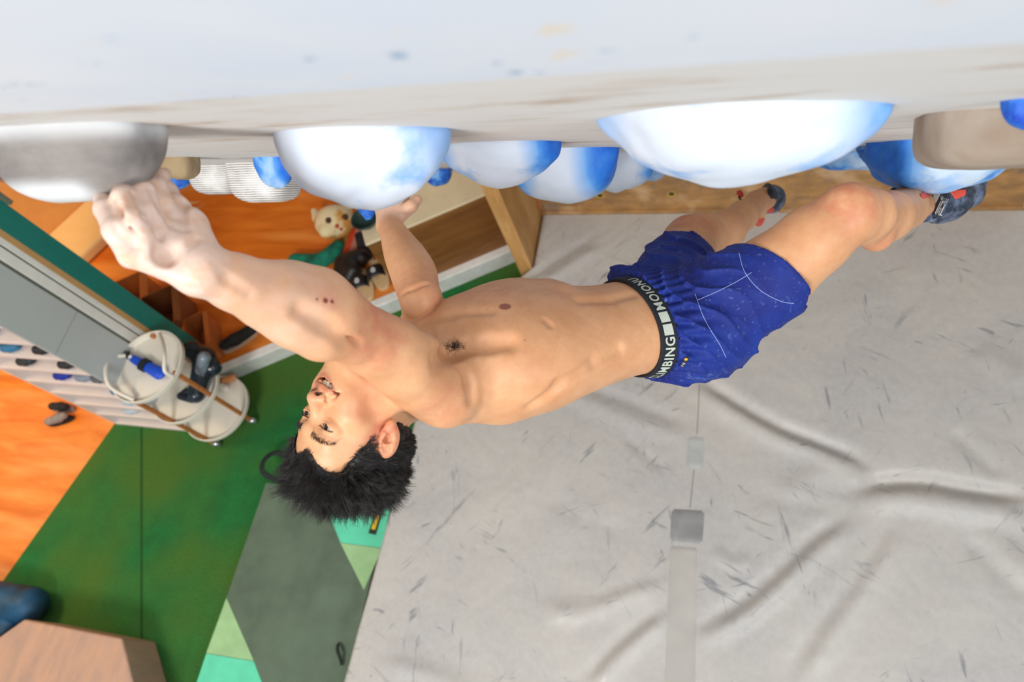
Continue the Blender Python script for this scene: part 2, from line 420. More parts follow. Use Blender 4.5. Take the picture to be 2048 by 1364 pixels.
WB, SL, NN = build_setting()
def onwall(px, py):
    d = R @ np.array([(px - 1024) / F, (682 - py) / F, -1]); t = (WB - C) @ NN / (d @ NN); return C + d * t, t

# ================================================================== CLIMBER
tF = nrm([.03, .895, .43]); tU = nrm([-.912, -.151, .381]); tL = np.cross(tU, tF); tF = np.cross(tL, tU)
WU, WF, WL = R @ tU, R @ tF, R @ tL
hL = nrm([-.6106, .2379, -.7554]); hF = np.array([-.7166, .2402, .6548]); hF = nrm(hF - hL * hF.dot(hL)); hU = np.cross(hF * -1, hL) * 1.0
hU = np.cross(hL, hF) * (1 if np.cross(hL, hF)[1] < 0 else -1)
_c, _s = math.cos(math.radians(7)), math.sin(math.radians(7)); hF, hL = hF * _c - hL * _s, hL * _c + hF * _s
HM = np.array([R @ hL, R @ hF, R @ hU])           # rows: his left, forward, crown (world)
HO = C + R @ np.array([-.2755, -.1485, -1.2044])
def H(x, y, z): return HO + np.array([x, y, z]) @ HM
def hloc(p): return (p - HO) @ HM.T

def head_group():
    g = S(); E3 = HM
    e = lambda c, r, k=.012, op='u', ax=None: g.ell(H(*c), E3 if ax is None else ax, r, k, op)
    e((0, -.018, .034), (.077, .097, .086))
    e((0, .028, .045), (.066, .058, .062), .03)                      # forehead
    e((0, .018, -.035), (.064, .066, .074), .03)                     # face mass
    e((0, .030, -.082), (.050, .050, .036), .03)                     # jaw
    g.rc(H(-.054, -.005, -.062), H(-.022, .066, -.104), .016, .015, .03); g.rc(H(.054, -.005, -.062), H(.022, .066, -.104), .016, .015, .03)
    e((0, .074, -.106), (.021, .016, .015), .02)                     # chin
    for s in (-1, 1):
        e((s * .047, .050, -.026), (.021, .023, .016), .022)           # cheekbone
        e((s * .040, .060, -.052), (.020, .020, .020), .02)            # cheek lifted by the smile
    g.rc(H(-.036, .071, .020), H(0, .083, .017), .011, .010, .018); g.rc(H(.036, .071, .020), H(0, .083, .017), .011, .010, .018)
    for s in (-1, 1): e((s * .033, .0945, .001), (.018, .013, .012), .012, 's')   # socket
    g.rc(H(0, .0765, .008), H(0, .097, -.034), .0080, .0120, .010)  # nose bridge
    e((0, .0985, -.037), (.0125, .0120, .0105), .008)
    for s in (-1, 1): e((s * .0150, .0890, -.040), (.0100, .012, .0090), .007)
    e((0, .0715, -.066), (.036, .022, .026), .018)                    # muzzle
    # lips
    for s in (-1, 1):
        g.rc(H(0, .0935, -.0570), H(s * .018, .0885, -.0565), .0034, .0032, .006); g.rc(H(s * .018, .0885, -.0565), H(s * .036, .0755, -.0530), .0032, .0018, .007)
        g.rc(H(0, .0875, -.0748), H(s * .018, .0835, -.0718), .0032, .0030, .008); g.rc(H(s * .018, .0838, -.0720), H(s * .036, .0745, -.0555), .0036, .0018, .007)
        # mouth opening, deep and wide
        g.rc(H(0, .090, -.0668), H(s * .018, .084, -.0645), .0060, .0054, .0015, 's', HM[1], 2.3); g.rc(H(s * .018, .084, -.0645), H(s * .0345, .0755, -.0550), .0054, .0014, .0015, 's', HM[1], 2.6)
        # nasolabial fold
        g.rc(H(s * .0215, .0905, -.040), H(s * .037, .078, -.060), .0022, .0018, .008, 's')
        # nostrils
        g.rc(H(s * .0075, .1030, -.0475), H(s * .0095, .093, -.0435), .0036, .0038, .003, 's')
        g.rc(H(s * .024, .087, -.037), H(s * .0215, .094, -.0475), .0016, .0016, .004, 's')
        # eyelids over eyeball then slit
        e((s * .033, .0700, .000), (.0195, .0158, .0150), .006)
        for oy in (-.003, .002, .007):
            g.rc(H(s * .0185, .0815 + oy, -.0020), H(s * .0310, .0850 + oy, .0004), .0011, .0043, .0010, 's'); g.rc(H(s * .0310, .0850 + oy, .0004), H(s * .0490, .0775 + oy, .0028), .0043, .0012, .0010, 's')
        g.rc(H(s * .020, .0830, .0075), H(s * .034, .0855, .0085), .0008, .0009, .003, 's'); g.rc(H(s * .034, .0868, .0082), H(s * .046, .0800, .0052), .0009, .0008, .003, 's')
        g.rc(H(s * .024, .0830, -.0075), H(s * .036, .0845, -.0090), .0007, .0009, .004, 's')
    # ears
    for s in (-1, 1):
        out = nrm(np.array([s * .90, .42, 0])); front = nrm(np.array([-s * .42, .90, .0])); upv = nrm(np.array([0, -.16, 1])); 
        axE = np.array([out @ HM, np.cross(upv, out) @ HM, upv @ HM])
        cx = np.array([s * .0825, -.012, -.004])
        e(tuple(cx), (.0085, .0185, .031), .006, 'u', axE)
        e(tuple(cx + out * .0085 + front * .001 + np.array([0, 0, .004])), (.0065, .0120, .0215), .003, 's', axE)
        e(tuple(cx + out * .003 + front * .006 + np.array([0, 0, -.004])), (.0090, .0060, .0085), .003, 's', axE)   # concha
        b = cx + out * .0045; f = np.array([0, .006, .0]); 
        g.rc(H(*(b - front * .009 + np.array([0, 0, .013]))), H(*(b - front * .005 + np.array([0, 0, -.012]))), .0028, .0026, .004); g.rc(H(*(b + front * .004 + np.array([0, 0, .008]))), H(*(b - front * .008 + np.array([0, 0, .002]))), .0022, .0022, .004)       # antihelix
        g.rc(H(*(b + front * .014 + np.array([0, 0, -.004]))), H(*(b + front * .013 + np.array([0, 0, -.011]))), .0036, .0036, .004)          # tragus
        e(tuple(cx + np.array([-s * .001, .006, -.027])), (.0065, .0085, .0095), .006, 'u', axE)                      # lobe
    return g
HEAD = head_group()

def rhand():
    g = S(); W = (408, 541, .80)
    # metacarpals
    M = [((262, 512), .768), ((303, 503), .775), ((332, 478), .80), ((352, 452), .825)]
    for (m, d), r0, r1 in zip(M, (24, 26, 26, 24), (23, 24, 22, 20)):
        g.ch([(395, 545, .80, r0 * 1.5), (*m, d, r1)], .014)
    g.ell(P(345, 510, .812), R.T, (.036, .032, .022), .015)
    g.ch([(402, 520, .815, 42), (376, 452, .835, 38), ], .02)              # thenar
    g.ch([(376, 455, .835, 34), (352, 420, .85, 26), (330, 384, .868, 21), (318, 366, .88, 15)], .010)
    FG = [[(262, 512, .768, 24), (232, 462, .762, 24), (212, 420, .785, 21), (205, 386, .82, 17), (222, 372, .845, 14)],
          [(300, 503, .772, 27), (268, 446, .762, 28), (248, 398, .785, 23), (248, 368, .82, 18), (262, 360, .845, 15)],
          [(330, 480, .795, 23), (303, 428, .795, 22), (288, 384, .81, 19), (292, 358, .835, 16), (305, 352, .855, 13)],
          [(350, 455, .822, 20), (328, 412, .825, 20), (316, 374, .835, 17), (322, 352, .85, 14), (330, 348, .87, 12)]]
    for fpts in FG:
        q = S(); q.ch(fpts, .006); g.grp(q, P(*fpts[1][:3]), .12, .0045)
    # gaps between the fingers, palm hollow, knuckle creases
    for a, b in (((240, 410, .765), (285, 492, .748)), ((272, 395, .775), (318, 478, .768)), ((303, 380, .80), (341, 452, .80))):
        g.rc(P(*a), P(*b), .0030, .0022, .004, 's')
    g.ell(P(335, 508, .772), R.T, (.016, .014, .012), .012, 's')
    g.rc(P(392, 470, .79), P(360, 545, .768), .0035, .002, .008, 's')
    return g
def lhand():
    g = S()
    g.ch([(776, 452, 1.59, 23), (784, 418, 1.62, 34)], .012)
    g.ell(P(786, 414, 1.62), R.T, (.040, .036, .022), .012)
    for x0, x1, x2, d in ((765, 760, 772, 1.645), (778, 778, 788, 1.65), (792, 797, 804, 1.65), (803, 814, 818, 1.64)):
        g.ch([(x0, 405, 1.62, 11), (x1, 382, d - .015, 10.5), (x2, 366, d + .01, 9), (x2 + 5, 372, d + .035, 8)], .004)
    g.ch([(800, 430, 1.60, 15), (822, 413, 1.59, 12), (834, 400, 1.60, 10)], .008)
    return g
def rfoot():
    g = S(); g.ch([(1808, 416, 1.69, 40), (1838, 410, 1.735, 27), (1864, 403, 1.765, 15), (1935, 388, 1.80, 8)], .008); g.ch([(1810, 432, 1.71, 25), (1826, 436, 1.73, 16)], .01)
    return g
def lfoot():
    g = S(); g.ch([(1512, 402, 2.09, 21), (1528, 398, 2.13, 20), (1545, 396, 2.19, 17), (1552, 385, 2.25, 13)], .02); g.ch([(1515, 412, 2.10, 17), (1518, 425, 2.13, 14)], .02)
    return g

BODY = S()
st = [(P(1420, 622, 1.57), .155, .118), (P(1335, 650, 1.54), .160, .112), (P(1262, 654, 1.51), .132, .098), (P(1200, 666, 1.47), .132, .098), (P(1140, 677, 1.44), .145, .108),
      (P(1065, 693, 1.40), .160, .119), (P(985, 702, 1.37), .168, .119), (P(915, 712, 1.34), .150, .103), (P(868, 722, 1.32), .110, .075)]
BODY.add('u', f_loft(st, WL, WF), P(1130, 680, 1.44), .52, 0)
# shoulder girdle and neck
BODY.ch([(900, 765, 1.245, 66), (845, 745, 1.33, 62), (860, 655, 1.48, 62)], .045, pxr=True)
BODY.ch([(905, 800, 1.26, 42), (1000, 795, 1.33, 34), (1090, 775, 1.38, 24)], .05)            # lat
BODY.rc(P(845, 735, 1.36), H(0, -.035, -.055), .060, .053, .03)
BODY.rc(H(-.045, -.015, -.045), P(800, 735, 1.30), .013, .012, .022)                              # sternomastoid
BODY.rc(P(850, 770, 1.30), H(0, -.06, -.03), .045, .035, .03)                                    # trapezius
# pectoral
BODY.ell(P(985, 632, 1.345), np.array([WU, WL, WF]), (.085, .060, .030), .035)
BODY.ell(P(1030, 590, 1.45), np.array([WU, WL, WF]), (.080, .060, .030), .04)
# rib arch
BODY.ch([(1180, 640, 1.395, 18), (1120, 600, 1.42, 22), (1100, 585, 1.45, 20)], .03)
# right arm
BODY.ch([(880, 776, 1.205, 66), (805, 728, 1.105, 60), (745, 690, 1.045, 55), (700, 655, 1.0, 53)], .03, k0=.045)
BODY.ch([(890, 795, 1.21, 52), (835, 765, 1.15, 48), (775, 722, 1.09, 42)], .025)               # triceps
BODY.ch([(850, 715, 1.13, 42), (790, 690, 1.07, 42), (745, 660, 1.04, 36)], .025)               # biceps
BODY.ch([(705, 655, 1.0, 52), (655, 630, .955, 66), (600, 610, .925, 68), (540, 590, .885, 60), (470, 565, .84, 50), (410, 541, .80, 45)], .025)
BODY.ch([(690, 612, 1.0, 34), (640, 585, .955, 42), (580, 568, .93, 38), (520, 555, .90, 30)], .02)        # brachioradialis
BODY.ch([(700, 690, .985, 34), (640, 672, .935, 44), (585, 650, .90, 40), (520, 618, .87, 30)], .02)        # flexors
BODY.rc(P(688, 668, .935), P(722, 688, .955), .002, .002, .010, 's')
BODY.ch([(600, 622, .868, 7), (660, 655, .895, 9), (700, 690, .925, 9)], .018, op='s', pxr=True)
BODY.ch([(430, 512, .775, 5), (455, 560, .79, 5), (500, 590, .815, 4)], .012, op='s')
BODY.grp(rhand(), P(310, 460, .80), .17, .012)
# left arm
BODY.chs([(866, 655, 1.48, 54), (850, 625, 1.43, 45), (842, 596, 1.37, 41)])
BODY.chs([(842, 600, 1.37, 41), (826, 550, 1.43, 43), (807, 508, 1.49, 38), (790, 472, 1.54, 28), (777, 446, 1.59, 21)])
BODY.chs([(846, 580, 1.40, 24), (838, 545, 1.44, 30), (822, 505, 1.50, 22)], .012)

BODY.grp(lhand(), P(790, 410, 1.62), .14, .012)
# right leg
BODY.ch([(1385, 640, 1.53, 92), (1470, 590, 1.50, 82), (1552, 543, 1.47, 74), (1625, 482, 1.44, 66), (1690, 435, 1.42, 58)], .03)
BODY.ch([(1700, 425, 1.42, 54), (1735, 428, 1.44, 50)], .03)
BODY.ell(P(1692, 405, 1.395), R.T, (.038, .030, .028), .025)                                           # knee cap
BODY.ch([(1735, 430, 1.45, 48), (1775, 432, 1.55, 46), (1812, 418, 1.70, 40)], .02)
BODY.ch([(1722, 452, 1.46, 36), (1752, 470, 1.50, 30), (1790, 440, 1.60, 28)], .014)            # calf
BODY.grp(rfoot(), P(1870, 405, 1.75), .22, .012)
# left leg
BODY.ch([(1335, 590, 1.64, 84), (1360, 535, 1.75, 66), (1378, 488, 1.84, 50), (1400, 470, 1.86, 41)], .03)
BODY.ell(P(1378, 455, 1.835), R.T, (.036, .030, .030), .02)
BODY.ch([(1402, 468, 1.87, 40), (1448, 462, 1.94, 38), (1485, 432, 2.02, 28), (1515, 403, 2.09, 20)], .02)
BODY.ch([(1425, 478, 1.90, 30), (1458, 474, 1.96, 26)], .02)
BODY.grp(lfoot(), P(1540, 400, 2.15), .2, .012)
BODY.grp(HEAD, H(0, .01, -.01), .17, .018)
# armpit and torso relief, placed on the surface itself
def relief(pts, r, k, op, push=0., d0=1.0, d1=1.7):
    w = []
    for px, py in pts:
        s_ = march(BODY, px, py, d0, d1)
        if s_ is not None: w.append(s_ + nrm(s_ - C) * push)
    for a, b in zip(w[:-1], w[1:]): BODY.rc(a, b, r, r, k, op)
for gp_ in ([(226, 398), (244, 440), (270, 492)], [(270, 384), (291, 430), (318, 474)], [(304, 376), (322, 415), (345, 452)]):
    relief(gp_, .0045, .005, 's', -.001, .70, .95)
relief([(372, 402), (362, 430), (368, 455)], .004, .010, 's', -.001, .70, .98)
relief([(803, 590), (830, 577), (857, 567)], .0025, .007, 's', .0)
relief([(905, 700), (935, 690), (975, 686), (1020, 684)], .010, .022, 's', -.004)
relief([(880, 718), (905, 704)], .014, .025, 's', -.002)
relief([(925, 735), (940, 765), (945, 800)], .004, .02, 's', -.003)
relief([(850, 640), (905, 628), (980, 620)], .003, .02, 's', -.004)
relief([(1090, 640), (1100, 650)], .004, .008, 's', -.002)
relief([(1060, 815), (1120, 770), (1190, 725), (1240, 700)], .004, .02, 's', -.003)
relief([(1160, 600), (1220, 598), (1262, 588)], .004, .02, 's', -.003)

lo = np.array([1e9] * 3); hi = -lo
for q in ([P(185, 350, .76), P(185, 600, .9), P(560, 1050, 1.2), P(560, 1050, 1.4), P(900, 900, 1.3), P(1250, 560, 1.7), P(1250, 790, 1.6), P(1600, 350, 2.3), P(1980, 350, 1.9), P(1980, 480, 1.7), P(1500, 350, 2.3), P(780, 340, 1.72), P(880, 600, 1.62), P(240, 540, .72)]):
    lo = np.minimum(lo, q); hi = np.maximum(hi, q)
lo -= .05; hi += .06
v, q = mesh_sdf(BODY, lo, hi, .0042, 2)
# keep the largest connected piece only
bm, co = refine(BODY, v, q, [(Vector(H(0, .02, -.01)), .145), (Vector(P(310, 460, .80)), .13), (Vector(march(BODY, 1010, 613, 1.0, 1.6)), .022), (Vector(march(BODY, 655, 601, .7, 1.2)), .022)])
me0 = bpy.data.meshes.new('body')
bm.faces.ensure_lookup_table()
fs = [f_ for f_ in bm.faces if min((f_.calc_center_median() - Vector(H(s * .02, .08, -.02))).length for s in (-1, 1)) < .075 or (f_.calc_center_median() - Vector(H(-.085, -.01, 0))).length < .04]
bmesh.ops.subdivide_edges(bm, edges=list({e for f_ in fs for e in f_.edges}), cuts=1, use_grid_fill=True)
co = np.array([x.co[:] for x in bm.verts]); m_ = np.linalg.norm(co - H(0, .05, -.01), axis=1) < .13
co[m_] = project(HEAD if False else BODY, co[m_], 2, .003)
for x, y in zip(bm.verts, co): x.co = y
bmesh.ops.recalc_face_normals(bm, faces=bm.faces)
person = empty('person', tuple(P(1390, 640, 1.55)), 'shirtless dark haired person in blue shorts hanging sideways beneath the climbing wall', 'person')
bmesh.ops.translate(bm, vec=-Vector(person.location), verts=bm.verts)
for f_ in bm.faces: f_.smooth = True
bm.to_mesh(me0); bm.free()
# colour masks
hl = hloc(co); n_ = len(co); pr = proj(co)
def near(p, r0, r1): return 1 - ss(np.linalg.norm(co - p, axis=1), r0, r1)
dark = np.zeros(n_); red = np.zeros(n_); chalk = np.zeros(n_); lip = np.zeros(n_); mouth = np.zeros(n_)
nip = march(BODY, 1010, 613, 1.0, 1.6)
dn = np.sqrt((((co - nip) @ WU) / 1.0) ** 2 + (((co - nip) @ WL) / .8) ** 2 + ((co - nip) @ WF) ** 2)
dark = np.maximum(dark, .8 * (1 - ss(dn, .010, .0135)))
for px, py, rr in ((651, 601, .006), (664, 603, .0045), (634, 598, .0028)):
    s_ = march(BODY, px, py, .7, 1.2); dark = np.maximum(dark, 1.0 * near(s_, rr * .4, rr * .85)); red = np.maximum(red, .6 * near(s_, rr, rr * 3.5))
for px, py in ((1050, 680), (976, 620), (1172, 838), (835, 850), (720, 830), (742, 762)):
    s_ = march(BODY, px, py, .8, 1.6)
    if s_ is not None: dark = np.maximum(dark, .6 * (near(s_, .0012, .0028) if px > 780 else near(s_, .0004, .0013)))
chalk = np.maximum(chalk, 1 - ss(pr[:, 0], 385, 520) * 1.0) * (pr[:, 2] < 1.0)
chalk = np.maximum(chalk, .55 * near(P(785, 410, 1.62), .05, .10)); chalk = np.maximum(chalk, .35 * near(P(500, 590, .86), .06, .16))
for p_, a_, b_, k_ in ((P(1692, 395, 1.38), .03, .10, .75), (P(1380, 450, 1.80), .03, .08, .6), (P(1750, 480, 1.48), .02, .07, .45), (P(735, 650, 1.0), .03, .09, .7), (H(-.085, -.01, 0), .03, .05, .8), (H(0, .1, -.04), .01, .03, .5), (P(960, 600, 1.36), .03, .11, .4), (P(860, 610, 1.4), .03, .12, .4), (H(-.05, .04, -.05), .02, .05, .35), (P(880, 810, 1.15), .02, .09, .35)):
    red = np.maximum(red, k_ * near(p_, a_, b_))
ax, ay, az = hl.T
axx = np.abs(ax); inhead = (np.abs(ax) < .04) & (ay > .06) & (np.abs(az + .066) < .02)
zt = -.0585 + .000 * axx; up_l = np.exp(-((az - (-.0568 + .002 * (axx / .033) ** 2)) / .0036) ** 2); dn_l = np.exp(-((az - (-.0758 + .020 * (axx / .034) ** 2)) / .0036) ** 2)
lip = np.where(inhead & (axx < .036), np.clip(np.maximum(up_l, dn_l) * 1.4, 0, 1) * (1 - ss(axx, .030, .036)), 0)
# deep inside of the mouth and nostrils
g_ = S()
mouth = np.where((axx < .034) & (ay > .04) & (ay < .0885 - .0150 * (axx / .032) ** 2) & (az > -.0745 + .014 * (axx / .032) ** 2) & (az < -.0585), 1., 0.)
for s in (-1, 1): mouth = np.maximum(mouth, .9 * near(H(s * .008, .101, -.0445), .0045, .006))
for nme, a_ in (('dark', dark), ('red', red), ('chalk', chalk), ('lip', lip), ('mouth', mouth)): set_attr(me0, nme, a_)
t = NT('skin')
n1 = t.noise(14, 4, .6); n2 = t.noise(60, 3, .6)
c = t.mix(t.ramp(n1, .3, .7), s2l('cf9569'), s2l('dfab80')); c = t.mix(t.ramp(n2, .4, .75, 0, .35), c, s2l('cf8d66'))
c = t.mix(t.math('MULTIPLY', t.attr('red'), t.ramp(t.noise(30, 4), .25, .7)), c, s2l('c9705a'))
chk = t.math('MULTIPLY', t.attr('chalk'), t.ramp(t.noise(38, 5, .65), .28, .55, .25, 1))
c = t.mix(t.math('MULTIPLY', chk, .62), c, s2l('e3d8d4'))
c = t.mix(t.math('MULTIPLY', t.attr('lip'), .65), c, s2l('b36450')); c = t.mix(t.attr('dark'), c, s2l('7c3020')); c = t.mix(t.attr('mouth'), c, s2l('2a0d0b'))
t.base(c); t.rough(.48); t.b.inputs['Subsurface Weight'].default_value = .12; t.b.inputs['Subsurface Radius'].default_value = (1, .35, .2); t.b.inputs['Subsurface Scale'].default_value = .012
t.bump(t.noise(160, 3, .6), .12, .002)
body = link('body', me0, t.m, person)
POFF = Vector(person.location)
print('body verts', n_)

# eyes, teeth
for s in (-1, 1):
    bm = bmesh.new(); bmesh.ops.create_uvsphere(bm, u_segments=32, v_segments=24, radius=.0134)
    look = nrm(np.array([-.12, 1, .04])) @ HM; xa = nrm(np.cross(look, HM[2])); ya = np.cross(look, xa)
    M = Matrix([[xa[0], ya[0], look[0]], [xa[1], ya[1], look[1]], [xa[2], ya[2], look[2]]]).to_4x4(); M = Matrix(M); bmesh.ops.scale(bm, vec=(1.0, 1.0, 1.0), verts=bm.verts); M.translation = Vector(H(s * .033, .0705, 0)); bmesh.ops.transform(bm, matrix=M, verts=bm.verts)
    sq_ = np.outer(HM[0], HM[0]) * .22 + np.eye(3); cen_ = H(s * .033, .0705, 0)
    for vv in bm.verts: vv.co = Vector(cen_ + sq_ @ (np.array(vv.co) - cen_))
    eb = part('eye', bm, flat('eye_white', 'a8978c', .15, var=.01), person, True)
    bm = bmesh.new(); lathe(bm, [(0, .0140), (.0044, .01325), (.0098, .0098), (.0100, .0086)], H(s * .033, .0705, 0), [xa, ya, look], 28)
    part('iris', bm, flat('iris_brown', '1c0f0a', .08, var=.2, scale=200), eb, True)
bm = bmesh.new(); xs = [-.0270, -.0225, -.0175, -.0118, -.0042, .0042, .0118, .0175, .0225, .0270]
for x in xs:
    big = abs(x) < .005; wd = .0042 if big else (.0036 if abs(x) < .02 else .0028); c0 = np.array([x, .0868 - 19 * x * x, -.0615 + 8 * x * x]); tn = nrm([1, -38 * x, 0]); fn = np.array([-tn[1], tn[0], 0])
    b2 = bmesh.new(); bmesh.ops.create_uvsphere(b2, u_segments=12, v_segments=8, radius=1)
    for vv in b2.verts:
        o_ = np.array(vv.co); sg = np.sign(o_) * np.abs(o_) ** .7
        vv.co = Vector(H(*(c0 + tn * sg[0] * wd + fn * sg[1] * .0022 + np.array([0, 0, 1]) * sg[2] * (.0072 if big else .0062 - 4 * x * x))))
    mm = bpy.data.meshes.new('x'); b2.to_mesh(mm); bm.from_mesh(mm); bpy.data.meshes.remove(mm); b2.free()
part('teeth', bm, flat('tooth_ivory', 'f2e3c8', .2, var=.03), person, True)

# hair: cap plus strands
def tubes_mesh(name, strands, mat, parent, r0=.0006, extra=None, seg=3):
    vs, fs = [], []
    for pts in strands:
        pts = np.array(pts); n = len(pts); b0 = len(vs)
        rr = r0 * np.linspace(1, .25, n)
        tt = pts[-1] - pts[0]; a = nrm(np.cross(tt, [.3, .5, .8])); b = nrm(np.cross(tt, a))
        for i in range(n):
            for k in range(seg): u = 2 * math.pi * k / seg; vs.append(pts[i] + rr[i] * (a * math.cos(u) + b * math.sin(u)))
        for i in range(n - 1):
            for k in range(seg): fs.append((b0 + i * seg + k, b0 + i * seg + (k + 1) % seg, b0 + (i + 1) * seg + (k + 1) % seg, b0 + (i + 1) * seg + k))
    vs = np.array(vs); fs = np.array(fs)
    if extra is not None:
        fs = np.concatenate([fs, extra[1] + len(vs)]); vs = np.concatenate([vs, extra[0]])
    off = np.array(parent.location); q_ = parent.parent
    while q_ is not None: off = off + np.array(q_.location); q_ = q_.parent
    me = to_mesh(name, vs - off, fs); return link(name, me, mat, parent)
def hairmask(l):       # >0 where hair grows (head-local coordinates)
    x, y, z = l.T
    front = z - (.060 + .010 * np.sin(x * 90)) - 0.0 * y
    side = np.where(y > .045, front, z - np.interp(y, [-.12, -.075, -.045, -.026, -.018, .010, .016, .028, .045, .08], [-.060, -.062, -.052, -.022, .030, .028, -.002, .016, .046, .056]))
    return np.where(y > .045, front, side)
HC = np.array([0, -.018, .034])
def earness(l): return (np.sqrt(((np.abs(l[:, 0]) - .088) / .022) ** 2 + ((l[:, 1] + .010) / .026) ** 2 + ((l[:, 2] + .004) / .040) ** 2) - 1) * .024 + .007
def cap(p):
    l = hloc(p); d1 = HEAD(p) - .0045; d1 = np.maximum(d1, .007 - earness(l))
    return -smin(-d1, np.clip(hairmask(l) * .6, -.05, .05), .008)
def capf(p): return cap(p) + .0008 * np.sin(p[:, 0] * 210 + 3 * np.sin(p[:, 1] * 90)) * np.sin(p[:, 2] * 190 + 2 * np.sin(p[:, 0] * 120))
c_ = H(0, -.01, .03); cv, cq = mesh_sdf(capf, c_ - .15, c_ + .15, .0036, 1)
hair_t = NT('black_hair'); hn = hair_t.noise(40, 4, .6, hair_t.coords((1, 1, 1))); hair_t.base(hair_t.mix(hair_t.ramp(hn, .35, .7), s2l('100d0c'), s2l('2b2624'))); hair_t.rough(.5); hair_t.b.inputs['Specular IOR Level'].default_value = .6
gdir = np.array([0, 0, -1.0])
def mkhair(n, per=13):
    out = []; tries = 0; made = 0
    VV = rng.normal(size=(n * 5, 3)); VV /= np.linalg.norm(VV, axis=1)[:, None]
    RT = hloc(project(HEAD, np.array([H(*(HC + q_ * np.array([.082, .102, .091]))) for q_ in VV]), 5, .02)); okm = (hairmask(RT) > -.003) & (earness(RT) > .005)
    while made < n and tries < len(VV):
        v_ = VV[tries]; l = RT[tries]; tries += 1
        if not okm[tries - 1]: continue
        made += 1
        nl = nrm(v_ / np.array([.080, .100, .089])); z = l[2]; top = float(ss(z, .035, .10)); fr = float(ss(l[1], .0, .06))
        length = (.014 + .034 * top) * rng.uniform(.75, 1.3)
        comb = nrm(np.array([.25 * rng.normal() + .2 * np.sign(l[0]), .5 * fr - .6 * (1 - fr) + .3 * rng.normal(), .35 * top]))
        d = nrm(nl * (.45 + .55 * top) + comb * .75 + rng.normal(size=3) * .22)
        if l[1] > .045: d = nrm(nl * .45 + np.array([.3 * rng.normal(), .05, 1.0]) * .9 + rng.normal(size=3) * .18); length *= .8 + .3 * top
        if top < .12: d = nrm(nl * .28 + np.array([0, -.55, .75 if z < .0 else -.2]) + rng.normal(size=3) * .12); length = .013 * rng.uniform(.7, 1.2)
        curl = rng.normal(size=3) * .22 * (.3 + top)
        tan1 = nrm(np.cross(nl, d)); tan2 = np.cross(nl, tan1)
        for _ in range(per):
            o = (tan1 * rng.normal() + tan2 * rng.normal()) * .0030; dd = d.copy(); p_ = l + o + nl * .003; pts = [H(*p_)]; lk = length * rng.uniform(.8, 1.1); dw = dd @ HM; cw = (curl + rng.normal(size=3) * .05) @ HM; ow = o @ HM
            for k in range(6):
                dw = nrm(dw + gdir * .07 * top + cw * .5); pts.append(pts[-1] + dw * lk / 6 - ow * .11)
            out.append(pts)
    return out
hair = tubes_mesh('hair', mkhair(3600), hair_t.m, person, .00045, (cv, cq))
brow = []
for s in (-1, 1):
    for i in range(330):
        u = rng.random(); x = .014 + .036 * u; z = .0195 + .007 * math.sin(u * 2.2) - .004 * u + rng.normal() * .0021 * (1.2 - .6 * u); y = .0925 - 11 * x * x * .9
        p0 = H(s * x, y, z); q_ = project(HEAD, np.array([p0]), 3, .01)[0]
        d = nrm(np.array([s * (.5 + .6 * u), .25, .55 - .7 * u]) + rng.normal(size=3) * .12) @ HM
        brow.append([q_ - d * .001, q_ + d * .0035, q_ + d * .0065])
    tubes_mesh('eyebrow', brow, hair_t.m, person, .00020); brow = []
pit = []
for i in range(150):
    px, py = 908 + np.clip(rng.normal(), -1.6, 1.8) * 10, 695 + np.clip(rng.normal(), -1.6, 1.6) * 5
    s_ = march(BODY, px, py, 1.1, 1.6, .006)
    if s_ is None: continue
    d = nrm(-nrm(s_ - C) * .5 + R @ np.array([rng.normal() * .6 + .3, rng.normal() * .5 + .5, 0])); cu = rng.normal(size=3) * .35; pts = [s_]
    for k in range(4): d = nrm(d + cu * .5); pts.append(pts[-1] + d * .0042)
    pit.append(pts)
lash = []
for s in (-1, 1):
    for i in range(70):
        u = i / 69; x = .018 + .031 * u; z = .0035 + .0012 * math.sin(u * 3.1) ; y = .0845 + .0018 * math.sin(u * 3.1) - .006 * u * u
        q_ = project(BODY, np.array([H(s * x, y, z)]), 3, .01)[0]; d = nrm(np.array([s * (.2 + .8 * u), .9, .35]) + rng.normal(size=3) * .1) @ HM; lash.append([q_, q_ + d * .0022, q_ + d * .0042])
    tubes_mesh('eyelashes', lash, hair_t.m, person, .00028); lash = []
tubes_mesh('underarm_hair', pit, hair_t.m, person, .00022)
# ------------------------------------------------------------------ shorts
WC = P(1262, 654, 1.51)
HR0, HR1 = P(1400, 642, 1.535), P(1556, 550, 1.47); dR = nrm(HR1 - HR0)
HL0, HL1 = P(1335, 592, 1.655), P(1362, 540, 1.755); dLg = nrm(HL1 - HL0)
def wrinkle(p):
    q = p - WC; a = q @ (R @ nrm([.62, .78, .1])); b = q @ (R @ nrm([.78, -.62, 0])); c = q @ (R @ np.array([0, 0, 1.]))
    ph = a * 150 + 2.2 * np.sin(b * 24 + c * 15) + 1.5 * np.sin(c * 40 + a * 30)
    f1 = 1 - np.abs(np.sin(ph * .5)); ph2 = a * 90 - b * 60 + 2 * np.sin(b * 31 + 1) + c * 30; f2 = 1 - np.abs(np.sin(ph2 * .5))
    env = .35 + .65 * np.clip(np.sin(b * 17 + 1.0) * .6 + .5, 0, 1)
    waist = np.exp(-((q @ WU + .04) / .05) ** 2)
    leg = np.exp(-((((p - HR1) @ dR) + .01) / .06) ** 2)
    return (.0075 * f1 ** 2 * env + .0055 * f2 ** 2 * (1 - env)) * (1 - .9 * leg) + .0035 * np.sin(np.arctan2(q @ WF, q @ WL) * 34) * waist
SHB = S()
